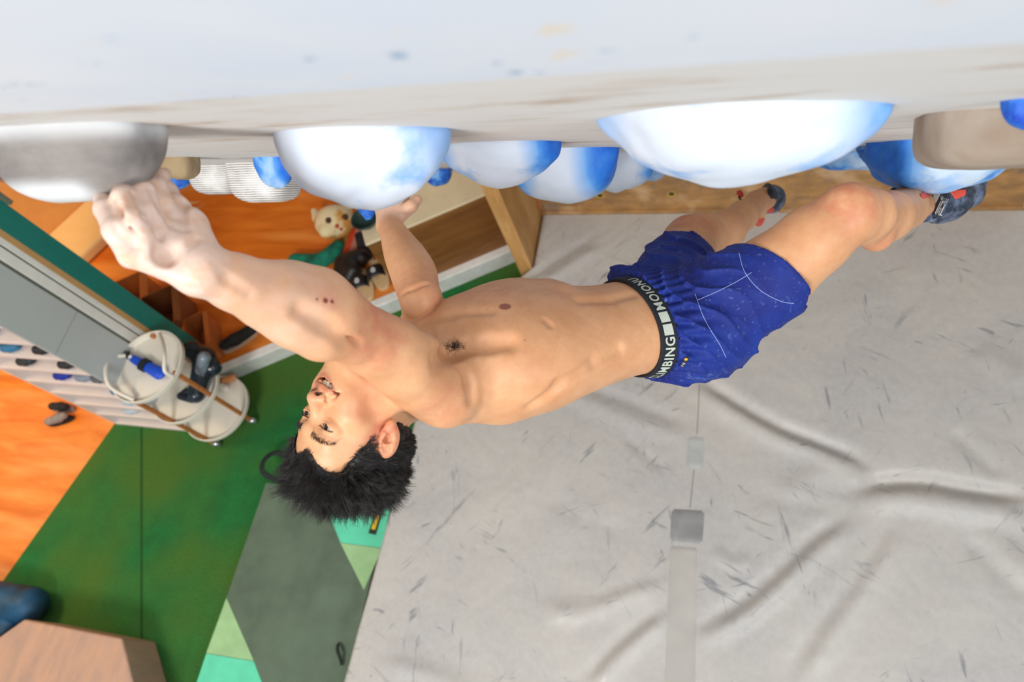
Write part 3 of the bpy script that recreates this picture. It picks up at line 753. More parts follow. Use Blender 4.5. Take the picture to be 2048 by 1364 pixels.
SHB.add('u', f_loft([(P(1432, 622, 1.57), .150, .122), (P(1390, 640, 1.56), .168, .128), (P(1335, 650, 1.54), .166, .124), (P(1285, 654, 1.52), .148, .112), (P(1250, 655, 1.505), .140, .106)], WL, WF), P(1340, 645, 1.54), .24, 0)
SHB.rc(HR0, HR1, .098, .087, .03); SHB.rc(P(1335, 588, 1.64), P(1366, 532, 1.77), .086, .080, .03)
SHB.rc(P(1450, 640, 1.51), P(1562, 585, 1.45), .064, .055, .04)
SHB.ell(P(1262, 562, 1.56), np.array([WU, WL, WF]), (.045, .075, .028), .02)
def shorts_f(p):
    d = SHB(p); m = d < .12
    if m.any(): d[m] = smin(d[m], BODY(p[m]) - .007, .01)
    d = d - wrinkle(p) * 1.35 + .002
    hem = R @ nrm([.69, .72, -.10])
    e = (p - HR1) @ hem + .008; rad = np.linalg.norm(np.cross(p - HR1, dR), axis=1)
    cut = np.where(rad < .16, e, -1.); cut = np.where((p - HR0) @ dR > .05, cut, -1.)
    d = np.maximum(d, cut)
    q = p - HL1; cutL = np.where((np.linalg.norm(np.cross(q, dLg), axis=1) < .12) & ((p - HL0) @ dLg > .05), q @ dLg - .012, -1.); d = np.maximum(d, cutL)
    d = np.maximum(d, (p - WC) @ WU + .0185)
    inner = f_rc(P(1572, 573, 1.455), P(1625, 590, 1.43), .022, .036)(p)
    d = np.maximum(d, -inner)
    d = np.maximum(d, -(f_rc(HL1 - dLg * .04, HL1 + dLg * .08, .069, .066)(p)))
    return d
c_ = P(1410, 630, 1.56)
corners = np.array([P(x, y, d) for x in (1200, 1625) for y in (480, 775) for d in (1.3, 1.5, 1.85)])
sv, sq = mesh_sdf(shorts_f, corners.min(0), corners.max(0), .0036, 1)
t = NT('blue_shorts_cloth'); n = t.noise(11, 5, .6); n2 = t.noise(120, 2); ck = t.noise(17, 6, .7, None, .8)
c = t.mix(t.ramp(n, .3, .7), s2l('04156c'), s2l('07308e')); c = t.mix(t.ramp(ck, .60, .80, 0, .55), c, s2l('7f9fdc')); c = t.mix(t.ramp(n2, .62, .8, 0, .25), c, s2l('8fa6e0'))
t.base(c); t.rough(.75); t.bump(n2, .15, .001)
me = to_mesh('shorts', sv - POFF, sq); shorts = link('shorts', me, t.m, person)
def ring(s, k, off):          # points around the waist at axial offset s
    out = []
    for i in range(k):
        th = 2 * math.pi * i / k; d = math.cos(th) * WL * 1.2 + math.sin(th) * WF; d = nrm(d)
        o = WC + WU * s; lo_, hi_ = .05, .2
        for _ in range(16):
            m = (lo_ + hi_) / 2
            if BODY((o + d * m)[None])[0] < 0: lo_ = m
            else: hi_ = m
        out.append(o + d * (lo_ + off))
    return np.array(out)
K = 160; ax_s = [-.022, -.018, 0, .012, .016]
rings = [ring(s, K, (.010 if s < -.02 else .0085) - max(0, s) * .12) for s in ax_s]
def smooth_ring(r):
    for _ in range(6): r = (np.roll(r, 1, 0) + r * 2 + np.roll(r, -1, 0)) / 4
    return r
rings = [smooth_ring(r) for r in rings]
ctr = rings[2].mean(0)
bm = bmesh.new(); lay = []
for rr, inn in [(rings[i], 0) for i in range(5)] + [(rings[4], 1), (rings[0], 1)]:
    if inn: rr = rr - np.array([nrm(x - WU * ((x - ctr) @ WU) - ctr + WU * (ctr @ WU) * 0) * 0 for x in rr]) ; rr = rr + (ctr - rr) * .045
    lay.append([bm.verts.new(Vector(x)) for x in rr])
for i in range(len(lay)):
    a, b = lay[i], lay[(i + 1) % len(lay)]
    for k in range(K): bm.faces.new((a[k], a[(k + 1) % K], b[(k + 1) % K], b[k]))
part('waistband', bm, flat('waistband_navy', '0e1420', .8, var=.1), shorts, True)
# lettering wrapped around the band: u = arc length towards the belly, v = towards the chest
mid = rings[2]; prj = proj(mid); vis = [(abs(prj[i, 1] - 645), i) for i in range(K) if (mid[i] - WC) @ WL < 0]; i0 = min(vis)[1]
stepdir = 1 if (mid[(i0 + 1) % K] - mid[i0]) @ WF > 0 else -1
arc = [0.]; 
for k in range(70): arc.append(arc[-1] + np.linalg.norm(mid[(i0 + stepdir * (k + 1)) % K] - mid[(i0 + stepdir * k) % K]))
arcn = [0.]
for k in range(70): arcn.append(arcn[-1] - np.linalg.norm(mid[(i0 - stepdir * (k + 1)) % K] - mid[(i0 - stepdir * k) % K]))
us = np.array(arcn[::-1][:-1] + arc); ids = np.array([-k for k in range(70, 0, -1)] + list(range(71)))
def onband(u, v):
    f_ = np.interp(u, us, ids) * stepdir + i0; k = math.floor(f_); a = f_ - k
    pts = [(r[k % K] * (1 - a) + r[(k + 1) % K] * a) for r in rings]
    j = np.interp(v, ax_s, range(5)); j0 = min(int(j), 3); p_ = pts[j0] * (1 - (j - j0)) + pts[j0 + 1] * (j - j0)
    o_ = p_ - ctr; o_ = nrm(o_ - WU * (o_ @ WU)); return p_ + o_ * .0012
def textbm(s, size, spacing=1.0, bold=0.0):
    cu = bpy.data.curves.new('t', 'FONT'); cu.body = s; cu.size = size; cu.align_x = 'LEFT'; cu.offset = bold; cu.space_character = spacing; cu.resolution_u = 3
    o = bpy.data.objects.new('t', cu); SC.collection.objects.link(o); bpy.context.view_layer.update()
    m = bpy.data.meshes.new_from_object(o.evaluated_get(bpy.context.evaluated_depsgraph_get())); bpy.data.objects.remove(o); bpy.data.curves.remove(cu)
    bm = bmesh.new(); bm.from_mesh(m); bpy.data.meshes.remove(m); bmesh.ops.triangulate(bm, faces=bm.faces)
    for _ in range(2):
        L = [e for e in bm.edges if e.calc_length() > size * .16]
        if L: bmesh.ops.subdivide_edges(bm, edges=L, cuts=1); bmesh.ops.triangulate(bm, faces=bm.faces)
    return bm
silver = flat('silver_lettering', 'b9c2b6', .55)
for s_, right in (('MOIONU', True), ('CLIMBING', False)):
    tb = textbm(s_, .0275, 1.12, .0006); xs_ = [q.co.x for q in tb.verts]; x1 = max(xs_)
    for q in tb.verts:
        u = (q.co.x + .028) if right else (q.co.x - x1 - .030)
        q.co = Vector(onband(u, q.co.y - .0115))
    part('waistband_lettering', tb, silver, shorts)
tb = bmesh.new(); g = [[tb.verts.new(Vector(onband(u, v))) for v in (-.0115, -.004, .004, .0085)] for u in np.linspace(-.026, .024, 12)]
for i in range(11):
    if i == 5: continue
    for j in range(3): tb.faces.new((g[i][j], g[i + 1][j], g[i + 1][j + 1], g[i][j + 1]))
part('waistband_patch', tb, silver, shorts)
def on(f, pts, d0=1.2, d1=1.9, lift=.0008):
    out = []
    for px, py in pts:
        s_ = march(f, px, py, d0, d1, .004)
        if s_ is not None: out.append(s_ - nrm(s_ - C) * lift)
    return out
stitch = flat('pale_stitching', '9fb2e6', .8)
def seam(pts, r=.0006):
    pts = [tuple(x) for x in smoothpath(pts, 8)]
    w_ = on(shorts_f, pts)
    if len(w_) > 3:
        bm = bmesh.new(); tube(bm, w_, r, 5); part('seam', bm, stitch, shorts)
seam([(1395, 600), (1430, 585), (1470, 565), (1503, 545)]); seam([(1478, 506), (1490, 545), (1520, 580), (1560, 602), (1588, 607)]); seam([(1390, 588), (1410, 640), (1440, 690), (1452, 715)], .0006)
bm = bmesh.new(); cs = [(1366, 735), (1360, 733), (1372, 713), (1380, 715)]; w_ = on(shorts_f, cs, lift=.003)
if len(w_) == 4:
    vs = [bm.verts.new(Vector(x)) for x in w_]; bm.faces.new(vs); r_ = bmesh.ops.extrude_face_region(bm, geom=bm.faces[:]); 
    for x in r_['geom']:
        if isinstance(x, bmesh.types.BMVert): x.co -= Vector(nrm(w_[0] - C) * .0015)
    part('brand_tag', bm, flat('tag_black', '22242a', .6), shorts)
    a, b, c2, d2 = w_; cc = (a * .35 + c2 * .65 + b * .0) ; cc = (b + c2 + d2 + (c2 + d2) / 2) / 4 - nrm(a - C) * .0022
    bm = bmesh.new(); lathe(bm, [(0, .0004), (.0034, .0004), (.0034, 0), (0, 0)], cc, [nrm(d2 - c2), nrm(b - c2), -nrm(a - C)], 16); part('brand_tag_dot', bm, flat('tag_orange', 'e7a92c', .6), shorts)
    for k in (.12, .3, .42):
        bm = bmesh.new(); m0 = a + (d2 - a) * k * .9 - nrm(a - C) * .0024; m1 = b + (c2 - b) * k * .9 - nrm(a - C) * .0024; tube(bm, [m0 * .85 + m1 * .15, m0 * .15 + m1 * .85], .0006, 5); part('brand_tag_print', bm, flat('tag_white', 'e9e9e9', .6), shorts)

# ------------------------------------------------------------------ climbing shoes worn by the climber
rubber = flat('navy_shoe_rubber', '1b2738', .42, var=.35, scale=30); coral = flat('coral_rubber', 'e2523f', .5); whitep = flat('white_print', 'eef0f2', .6)
chalky_rub = NT('chalky_rubber'); n = chalky_rub.noise(26, 5, .65); chalky_rub.base(chalky_rub.mix(chalky_rub.ramp(n, .42, .68), s2l('1a2436'), s2l('7787a3'))); chalky_rub.rough(.5); chalky_rub = chalky_rub.m
def sdf_part(name, f, px_box, ds, h, mat, parent):
    cs = np.array([P(x, y, d) for x in px_box[::2] for y in px_box[1::2] for d in ds]); v_, q_ = mesh_sdf(f, cs.min(0) - .01, cs.max(0) + .01, h, 2)
    off = np.array(parent.location); pp = parent.parent
    while pp is not None: off = off + np.array(pp.location); pp = pp.parent
    return link(name, to_mesh(name, v_ - off, q_), mat, parent)
RS = S()
RS.ch([(1846, 405, 1.73, 41), (1893, 400, 1.765, 38), (1935, 386, 1.79, 25), (1962, 369, 1.815, 11)], .03)
RS.ch([(1832, 436, 1.73, 12), (1880, 425, 1.755, 20), (1935, 400, 1.785, 14)], .01)
def rs_f(p):
    d = RS(p); c0 = P(1846, 380, 1.74); n_ = R @ nrm([-.93, -.36, .0]); d = np.maximum(d, np.minimum((p - c0) @ n_, 1))
    low = f_rc(P(1822, 441, 1.722), P(1872, 430, 1.745), .006, .018)(p); up_ = f_rc(P(1784, 379, 1.745), P(1850, 362, 1.75), .004, .007)(p)
    d = smin(d, low, .008); d = np.minimum(d, up_)
    return np.maximum(d, -np.maximum(f_rc(P(1812, 418, 1.70), P(1852, 405, 1.74), .036, .030)(p), (p - P(1850, 400, 1.74)) @ (R @ np.array([1., 0, 0]))))
shoe = sdf_part('shoe', rs_f, (1775, 345, 1985, 455), (1.65, 1.88), .0026, chalky_rub, person)
def decal(name, poly, f, lift, mat, parent, d0, d1, n=7):
    poly = np.array(poly, float); c_ = poly.mean(0); bm = bmesh.new(); ringv = []
    dense = []
    for i in range(len(poly)):
        for k in range(5): dense.append(poly[i] + (poly[(i + 1) % len(poly)] - poly[i]) * k / 5)
    rows = []
    for s_ in np.linspace(0.05, 1, n):
        row = []
        for q_ in dense:
            x = c_ + (q_ - c_) * s_; w3 = march(f, x[0], x[1], d0, d1, .004)
            if w3 is None: w3 = P(x[0], x[1], (d0 + d1) / 2)
            row.append(bm.verts.new(Vector(w3 - nrm(w3 - C) * lift)))
        rows.append(row)
    m = len(dense); bm.faces.new(rows[0])
    for a, b in zip(rows[:-1], rows[1:]):
        for k in range(m): bm.faces.new((a[k], a[(k + 1) % m], b[(k + 1) % m], b[k]))
    o = part(name, bm, mat, parent, True); sm = o.modifiers.new('s', 'SOLIDIFY'); sm.thickness = lift * .9; sm.offset = 0
    return o
navy = flat('strap_navy', '161f2e', .55)
strap = decal('strap', [(1846, 374), (1889, 384), (1896, 400), (1873, 436), (1866, 438), (1863, 415)], rs_f, .0022, navy, shoe, 1.6, 1.9)
decal('toe_patch', [(1899, 381), (1932, 379), (1931, 390), (1911, 399)], rs_f, .0018, coral, shoe, 1.6, 1.9)
decal('pull_tab', [(1840, 389), (1848, 383), (1856, 387), (1858, 394), (1849, 397), (1842, 395)], lambda p: np.minimum(BODY(p), rs_f(p)), .003, coral, shoe, 1.55, 1.9)
tri = np.array([(1849, 375), (1881, 385), (1869, 411)], float); tc = np.array([1866, 391.])
for i, s_ in enumerate((1, .83, .66, .5, .34, .2)):
    pl = [tc + (q_ - tc) * s_ for q_ in tri]; rd = []
    for k in range(3):
        a, b, c3 = pl[k - 1], pl[k], pl[(k + 1) % 3]; rd += [b + (a - b) * .22, b * .9 + (a + c3) * .05, b + (c3 - b) * .22]
    rd.append(rd[0]); w_ = []
    for a, b in zip(rd[:-1], rd[1:]):
        for k in range(3): w_.append(tuple(a + (b - a) * k / 3))
    w_.append(tuple(rd[0])); w_ = on(rs_f, w_, 1.6, 1.9, .0034)
    if len(w_) > 4: bm = bmesh.new(); tube(bm, w_, .00085, 5); part('strap_print', bm, whitep, strap)
for k in range(4):
    o = np.array([3.2 * k, .9 * k]); w_ = on(rs_f, [tuple(np.array(x) + o) for x in ((1884 + 3, 396), (1882, 403), (1876, 415), (1871, 426), (1874, 429))], 1.6, 1.9, .0034)
    if len(w_) > 2: bm = bmesh.new(); tube(bm, w_, .0008, 5); part('strap_print', bm, whitep, strap)
tb = textbm('UP MOCC', .0085)
for q in tb.verts:
    u = q.co.x; v_ = q.co.y; px = 1882.5 - u * 1365 / 1.75 * .32 + v_ * 1365 / 1.75 * .9; py = 393 + u * 1365 / 1.75 * .80 + v_ * 1365 / 1.75 * .30
    w3 = march(rs_f, px, py, 1.6, 1.9, .006); w3 = P(px, py, 1.74) if w3 is None else w3; q.co = Vector(w3 - nrm(w3 - C) * .0036)
part('strap_print', tb, whitep, strap)
LS = S(); LS.ch([(1524, 388, 2.12, 24), (1543, 397, 2.17, 24), (1553, 404, 2.21, 16)], .02); LS.ch([(1530, 418, 2.13, 10), (1548, 414, 2.18, 12)], .01)
def ls_f(p):
    d = LS(p); c0 = P(1527, 395, 2.12); return np.maximum(d, (p - c0) @ (R @ nrm([-.95, .25, .0])))
shoe2 = sdf_part('shoe', ls_f, (1500, 350, 1580, 440), (2.0, 2.3), .0032, chalky_rub, person)
decal('strap', [(1528, 378), (1545, 378), (1553, 395), (1548, 410), (1536, 414), (1530, 400)], ls_f, .003, navy, shoe2, 1.9, 2.4)
def rcpart(name, a, b, ra, rb, mat, parent):
    f_ = f_rc(P(*a), P(*b), ra, rb, R @ np.array([0, 0, 1.]), .5); sdf_part(name, f_, (min(a[0], b[0]) - 20, min(a[1], b[1]) - 20, max(a[0], b[0]) + 20, max(a[1], b[1]) + 20), (a[2], b[2]), .0028, mat, parent)
rcpart('pull_tab', (1530, 418, 2.11), (1541, 419, 2.13), .012, .011, coral, shoe2)
rcpart('pull_tab', (1517, 444, 2.13), (1521, 438, 2.13), .014, .013, coral, shoe2); rcpart('toe_rand', (1551, 420, 2.17), (1560, 413, 2.19), .011, .009, flat('pale_pink_rubber', 'e3a6a4', .5), shoe2)
rcpart('pull_tab', (1479, 386, 2.16), (1482, 390, 2.16), .010, .009, coral, shoe2); rcpart('heel_loop', (1478, 394, 2.16), (1484, 404, 2.12), .004, .004, navy, shoe2)
w_ = on(ls_f, [(1533, 384), (1535, 389), (1534, 393), (1538, 397), (1537, 402), (1540, 406)], 1.9, 2.4, .006)
if len(w_) > 2: bm = bmesh.new(); tube(bm, w_, .0011, 5); part('strap_print', bm, whitep, shoe2)

# ------------------------------------------------------------------ holds on the overhang
def hold_mat(name, blue, pale, th0, th1, scale=7):
    t = NT(name); n = t.noise(scale, 5, .6); n2 = t.noise(scale * 5, 4, .7); ck = t.attr('chalk')
    c = t.mix(t.ramp(n2, .3, .75), s2l(blue), s2l('2f86e0')); m = t.math('MULTIPLY', ck, t.ramp(n, th0, th1)); c = t.mix(t.ramp(m, 0, .35), c, s2l('62a6ec')); c = t.mix(t.ramp(m, .25, 1), c, s2l(pale))
    t.base(c); t.rough(.6); t.bump(n2, .2, .002); return t.m
HM1 = hold_mat('blue_hold_chalked', '1462d6', 'cfdaea', .24, .46); HM2 = hold_mat('blue_hold_halfchalk', '1a66d8', 'c4d8ee', .36, .60); HM3 = hold_mat('blue_hold_clean', '1238b8', '9fc4ee', .5, .72, 11)
def hold(x0, y0, x1, y1, label, mat, chalkdir=(0, 0), lump=.10, seed=0, name='climbing_hold', k=1.0, dish=0, sq=2.0, depth=None, t_off=0.012, cat='climbing hold', group='blue climbing holds on the overhang', bf=.8, hk=1.0):
    cx = (x0 + x1) / 2; c0, t0 = onwall(cx, y0 + 3)
    if depth: t0 = depth; q_ = P(cx, y0, depth); c0 = q_ - NN * ((q_ - WB) @ NN)
    a = (x1 - x0) / 2 * t0 / F; b = a * bf
    hh = .02
    for _ in range(40):
        if proj(c0 + NN * hh)[0, 1] < y1: hh += .004
    h_ = (hh - .004) * hk
    bm = bmesh.new(); bmesh.ops.create_icosphere(bm, subdivisions=5, radius=1); vals = []
    for v_ in bm.verts:
        x, y, z = v_.co; r = (abs(x) ** sq + abs(y) ** sq + abs(z) ** sq) ** (-1 / sq); x, y, z = x * r, y * r, z * r
        nz = noise.noise(Vector((x * 1.4 + seed * 7.1, y * 1.4, z * 1.4 + seed))) * lump + noise.noise(Vector((x * 4 + seed, y * 4, z * 4))) * lump * .22
        s_ = 1 + nz
        if dish: s_ -= dish * math.exp(-((x - .1) ** 2 + (y + .25) ** 2) / .12)
        zz = max(z * s_, -.12)
        if z < 0: zz = z * .14
        vals.append(float(np.clip(1 - max(0, max(x, -.85 * x) * chalkdir[0] + y * chalkdir[1] - .35) * 3.2, 0, 1)) if chalkdir[0] >= 0 else float(np.clip(1 - max(0, x * chalkdir[0] - .35) * 2.6, 0, 1)))
        v_.co = Vector((x * s_ * a, y * s_ * b, zz * h_))
    o = obj(name, bm, mat, None, True); set_attr(o.data, 'chalk', vals)
    ex_ = np.array([1, 0, 0.]); ey_ = np.cross(NN, ex_); o.matrix_world = Matrix([[ex_[i], ey_[i], NN[i], c0[i]] for i in range(3)] + [[0, 0, 0, 1]])
    tag(o, label, cat, group); return o, c0, (ex_, ey_), (a, b, h_)
hold(540, 262, 905, 432, 'large rounded pale blue hold thick with white chalk above the far arm', HM1, (.52, 0), seed=1, sq=1.8)
hold(1192, 224, 1742, 378, 'largest wide blue hold whitened with chalk, over the far foot', HM1, (.58, 0), sq=1.7, seed=2, lump=.12)
hold(876, 285, 1128, 374, 'chalked blue hold with saturated blue right end, above the bench end', HM1, (.8, 0), sq=1.75, seed=3)
hold(1018, 297, 1240, 406, 'deep rounded light blue hold hanging lowest, in front of the plywood post', HM1, (.75, .2), seed=4, sq=2.4)
hold(1172, 303, 1312, 384, 'small egg shaped white and blue hold left of the largest hold', HM1, (.7, 0), seed=5, lump=.14)
hold(1262, 305, 1345, 363, 'tiny blue hold peeping out behind the left edge of the largest hold', HM2, (0, 0), seed=6)
hold(505, 312, 590, 378, 'small bright blue hold left of the large rounded chalky one', HM2, (1, 0), seed=7)
hold(1637, 300, 1792, 348, 'slim blue hold with white smears right of the largest hold', HM2, (0, 0), seed=8, lump=.18, dish=.2)
hold(1722, 288, 1795, 332, 'small dark blue hold wedged beside the near foot hold', HM3, (0, 0), seed=9, lump=.25)
hold(1756, 278, 2008, 384, 'scooped sky blue hold under which the near foot is hooked', HM2, (-1.1, 0), seed=10, lump=.16, dish=.15, sq=2.6)
hold(2012, 196, 2110, 262, 'dark blue hold cut off by the right edge of the photo', HM3, (0, 0), seed=11)
hold(318, 335, 388, 379, 'navy blue hold behind the near hand', HM3, (0, 0), seed=12)
hold(845, 335, 905, 372, 'small textured blue hold behind the gap between two chalky holds', HM3, (0, 0), seed=13)
hold(885, 340, 935, 374, 'thin light blue hold under the chalked hold with the blue right end', HM2, (0, 0), seed=14)
hold(700, 395, 765, 440, 'blue hold gripped by the far hand', HM3, (0, 0), seed=15, depth=1.72)
# wooden and grey pieces
t = NT('striped_wood_macro'); v = t.coords((1, 1, 1)); wv = t.n('ShaderNodeTexWave'); wv.bands_direction = 'Y'; wv.bands_direction = 'Z'; wv.inputs['Scale'].default_value = 48; wv.inputs['Distortion'].default_value = 1.2; wv.inputs['Detail'].default_value = 3; t.l(v, wv.inputs[0])
c = t.mix(t.ramp(wv.outputs[0], .2, .8), s2l('8d8784'), s2l('f0eeec')); c = t.mix(t.ramp(t.noise(8, 4), .5, .7), c, s2l('f3f2f2')); t.base(c); t.rough(.7); strip_m = t.m
hold(383, 328, 500, 391, 'whitish striped wooden hold, the left of two overlapping ones', strip_m, seed=21, sq=3.6, lump=.04, group='striped wooden holds')
hold(463, 322, 592, 406, 'larger whitish striped wooden hold with rounded corners', strip_m, seed=22, sq=4.2, lump=.03, group='striped wooden holds')
t = NT('grimy_grey_wood'); n = t.noise(5, 5, .6, t.coords((1, 2, 2))); c = t.mix(t.ramp(n, .3, .7), s2l('5e5a59'), s2l('96908c')); c = t.mix(t.ramp(t.noise(3, 3), .5, .7), c, s2l('9b8264')); c = t.mix(t.math('MULTIPLY', t.attr('chalk'), 1.0), c, s2l('d6dade')); t.base(c); t.rough(.75); grime = t.m
o, c0, fr, dm = hold(-60, 262, 345, 412, 'big grimy grey wooden hold gripped by the near hand, white chalk patch on its edge', grime, seed=31, sq=2.6, lump=.08, depth=.82, cat='climbing hold', group='grey wooden holds', bf=.45)
at = o.data.attributes['chalk']; vv = []
for v_ in o.data.vertices:
    w3 = np.array(o.matrix_world @ v_.co); q_ = proj(w3)[0]; zz = v_.co.z / dm[2]; u = v_.co.x / dm[0]
    vv.append(float(max(.85 * ss(np.array([zz]), .62, .85)[0] * (1 - ss(np.array([u]), .25, .55)[0]), .7 * (1 - ss(np.array([zz]), .0, .28)[0]))))
at.data.foreach_set('value', vv)
hold(322, 312, 395, 362, 'small tan wooden hold beside the grimy grey one', flat('tan_wood', 'a08a68', .7), seed=32, sq=3, group='grey wooden holds')
hold(1862, 215, 2160, 338, 'blurred grey brown wooden block on the wall above the near foot', (lambda: wood('grey_brown_wood', s2l('a59a90'), s2l('86715c'), s2l('c2bcb6'), 5, (1, 3, 1), .7))(), seed=33, sq=4.5, lump=.04, depth=.9, group='grey wooden holds')
for px, py in ((1200, 391), (1343, 388), (1662, 331), (985, 395)):
    pass
def tnut(px, py, lab):
    d = R @ np.array([(px - 1024) / F, (682 - py) / F, -1]); q_ = C + d * (2.36 / d[1]); o = empty('bolt_hole', tuple(q_), lab, 'bolt hole', 'bolt holes in the kickboard')
    bm = bmesh.new(); lathe(bm, [(.011, -.001), (.024, .0008), (.025, -.002)], q_, [[1, 0, 0], [0, 0, 1], [0, -1, 0]], 7); part('paint_mark', bm, flat('yellow_paint_mark', 'c9a51e', .7), o)
    bm = bmesh.new(); lathe(bm, [(0, .0005), (.008, .0006), (.014, .002), (.0145, -.001)], q_, [[1, 0, 0], [0, 0, 1], [0, -1, 0]], 14); part('hole_rim', bm, flat('dark_hole', '3a3520', .6), o)
tnut(1200, 391, 'yellow marked bolt hole in the kickboard nearest the plywood post'); tnut(1343, 388, 'yellow marked bolt hole in the kickboard left of the far foot'); tnut(1662, 331, 'yellow marked bolt hole in the kickboard above the near knee')
# ------------------------------------------------------------------ big grey mat with real wrinkles
def W2(pts, z=.3): return [G(x, y, z)[:2] for x, y in pts]
WR = []    # (polyline, height, half width, sharpness side)
def wr(pts, h, w): WR.append((np.array(W2([tuple(p) for p in smoothpath(pts, 4)])), h, w))
wr([(1395, 752), (1470, 800), (1560, 852), (1640, 885), (1700, 908), (1748, 938)], -.022, .030); wr([(1380, 775), (1455, 822), (1550, 875), (1640, 908), (1730, 960)], .016, .045)
wr([(1705, 985), (1760, 965), (1850, 962), (1940, 978), (2060, 992)], -.026, .032); wr([(1720, 1012), (1790, 1000), (1880, 1008), (2060, 1040)], .022, .055)
wr([(1700, 1030), (1625, 1075), (1560, 1140), (1480, 1205), (1390, 1262)], -.014, .032); wr([(1715, 1045), (1640, 1100), (1575, 1160), (1500, 1225), (1395, 1285)], .018, .040)
wr([(1785, 1050), (1720, 1150), (1640, 1255), (1565, 1370)], -.010, .035); wr([(1800, 1060), (1740, 1160), (1665, 1265), (1600, 1370)], .013, .045)
wr([(1325, 1215), (1270, 1255), (1210, 1310), (1160, 1370)], -.010, .030); wr([(1335, 1232), (1285, 1275), (1230, 1325), (1185, 1380)], .015, .038)
wr([(1330, 1165), (1240, 1195), (1160, 1225), (1080, 1222)], .012, .045); wr([(1335, 1150), (1250, 1175), (1180, 1200)], -.006, .03)
wr([(1250, 870), (1290, 905), (1330, 945)], -.006, .025); wr([(1150, 765), (1250, 800), (1380, 850)], -.008, .035); wr([(1130, 790), (1240, 830), (1370, 880)], .008, .045)
wr([(1900, 860), (1950, 905), (2010, 955)], -.009, .035); wr([(1930, 1070), (1980, 1120), (2060, 1200)], -.009, .04); wr([(1960, 1060), (2010, 1110), (2080, 1170)], .008, .05)
wr([(1420, 1100), (1470, 1130), (1500, 1110)], .008, .03); wr([(1700, 960), (1640, 945), (1560, 1000)], .008, .05); wr([(1500, 985), (1600, 1010), (1690, 1020)], -.005, .04)
wr([(1190, 470), (1110, 520), (1050, 560)], -.007, .030); wr([(1200, 495), (1120, 545), (1080, 570)], .009, .035)
wr([(1100, 980), (1160, 1040), (1260, 1060)], -.004, .04); wr([(1950, 700), (2010, 740), (2060, 760)], .008, .06); wr([(760, 1330), (860, 1350), (960, 1400)], .008, .04)
def seg_dist(p, a, b):
    ab = b - a; t = np.clip(((p - a) @ ab) / (ab @ ab + 1e-12), 0, 1); return np.linalg.norm(p - a - t[:, None] * ab, axis=1), t
def mat_h(p):
    z = np.full(len(p), .3)
    for pl, h, w_ in WR:
        cum = np.concatenate([[0], np.cumsum(np.linalg.norm(np.diff(pl, axis=0), axis=1))]); best = np.full(len(p), 9.); tt = np.zeros(len(p))
        for i in range(len(pl) - 1):
            d, t = seg_dist(p, pl[i], pl[i + 1]); m = d < best; best[m] = d[m]; tt[m] = (cum[i] + t[m] * (cum[i + 1] - cum[i])) / cum[-1]
        z += 1.3 * h * np.exp(-(best / w_) ** 2) * np.minimum(1, np.minimum(tt, 1 - tt) * 5 + .15)
    x, y = p.T
    z += .0030 * np.sin(x * 7 + 3 * np.sin(y * 5)) * np.sin(y * 6 + 2 * np.sin(x * 4)) + .0010 * np.sin(x * 31 + 4 * np.sin(y * 13)) * np.sin(y * 27 + 3 * np.sin(x * 17))
    return z
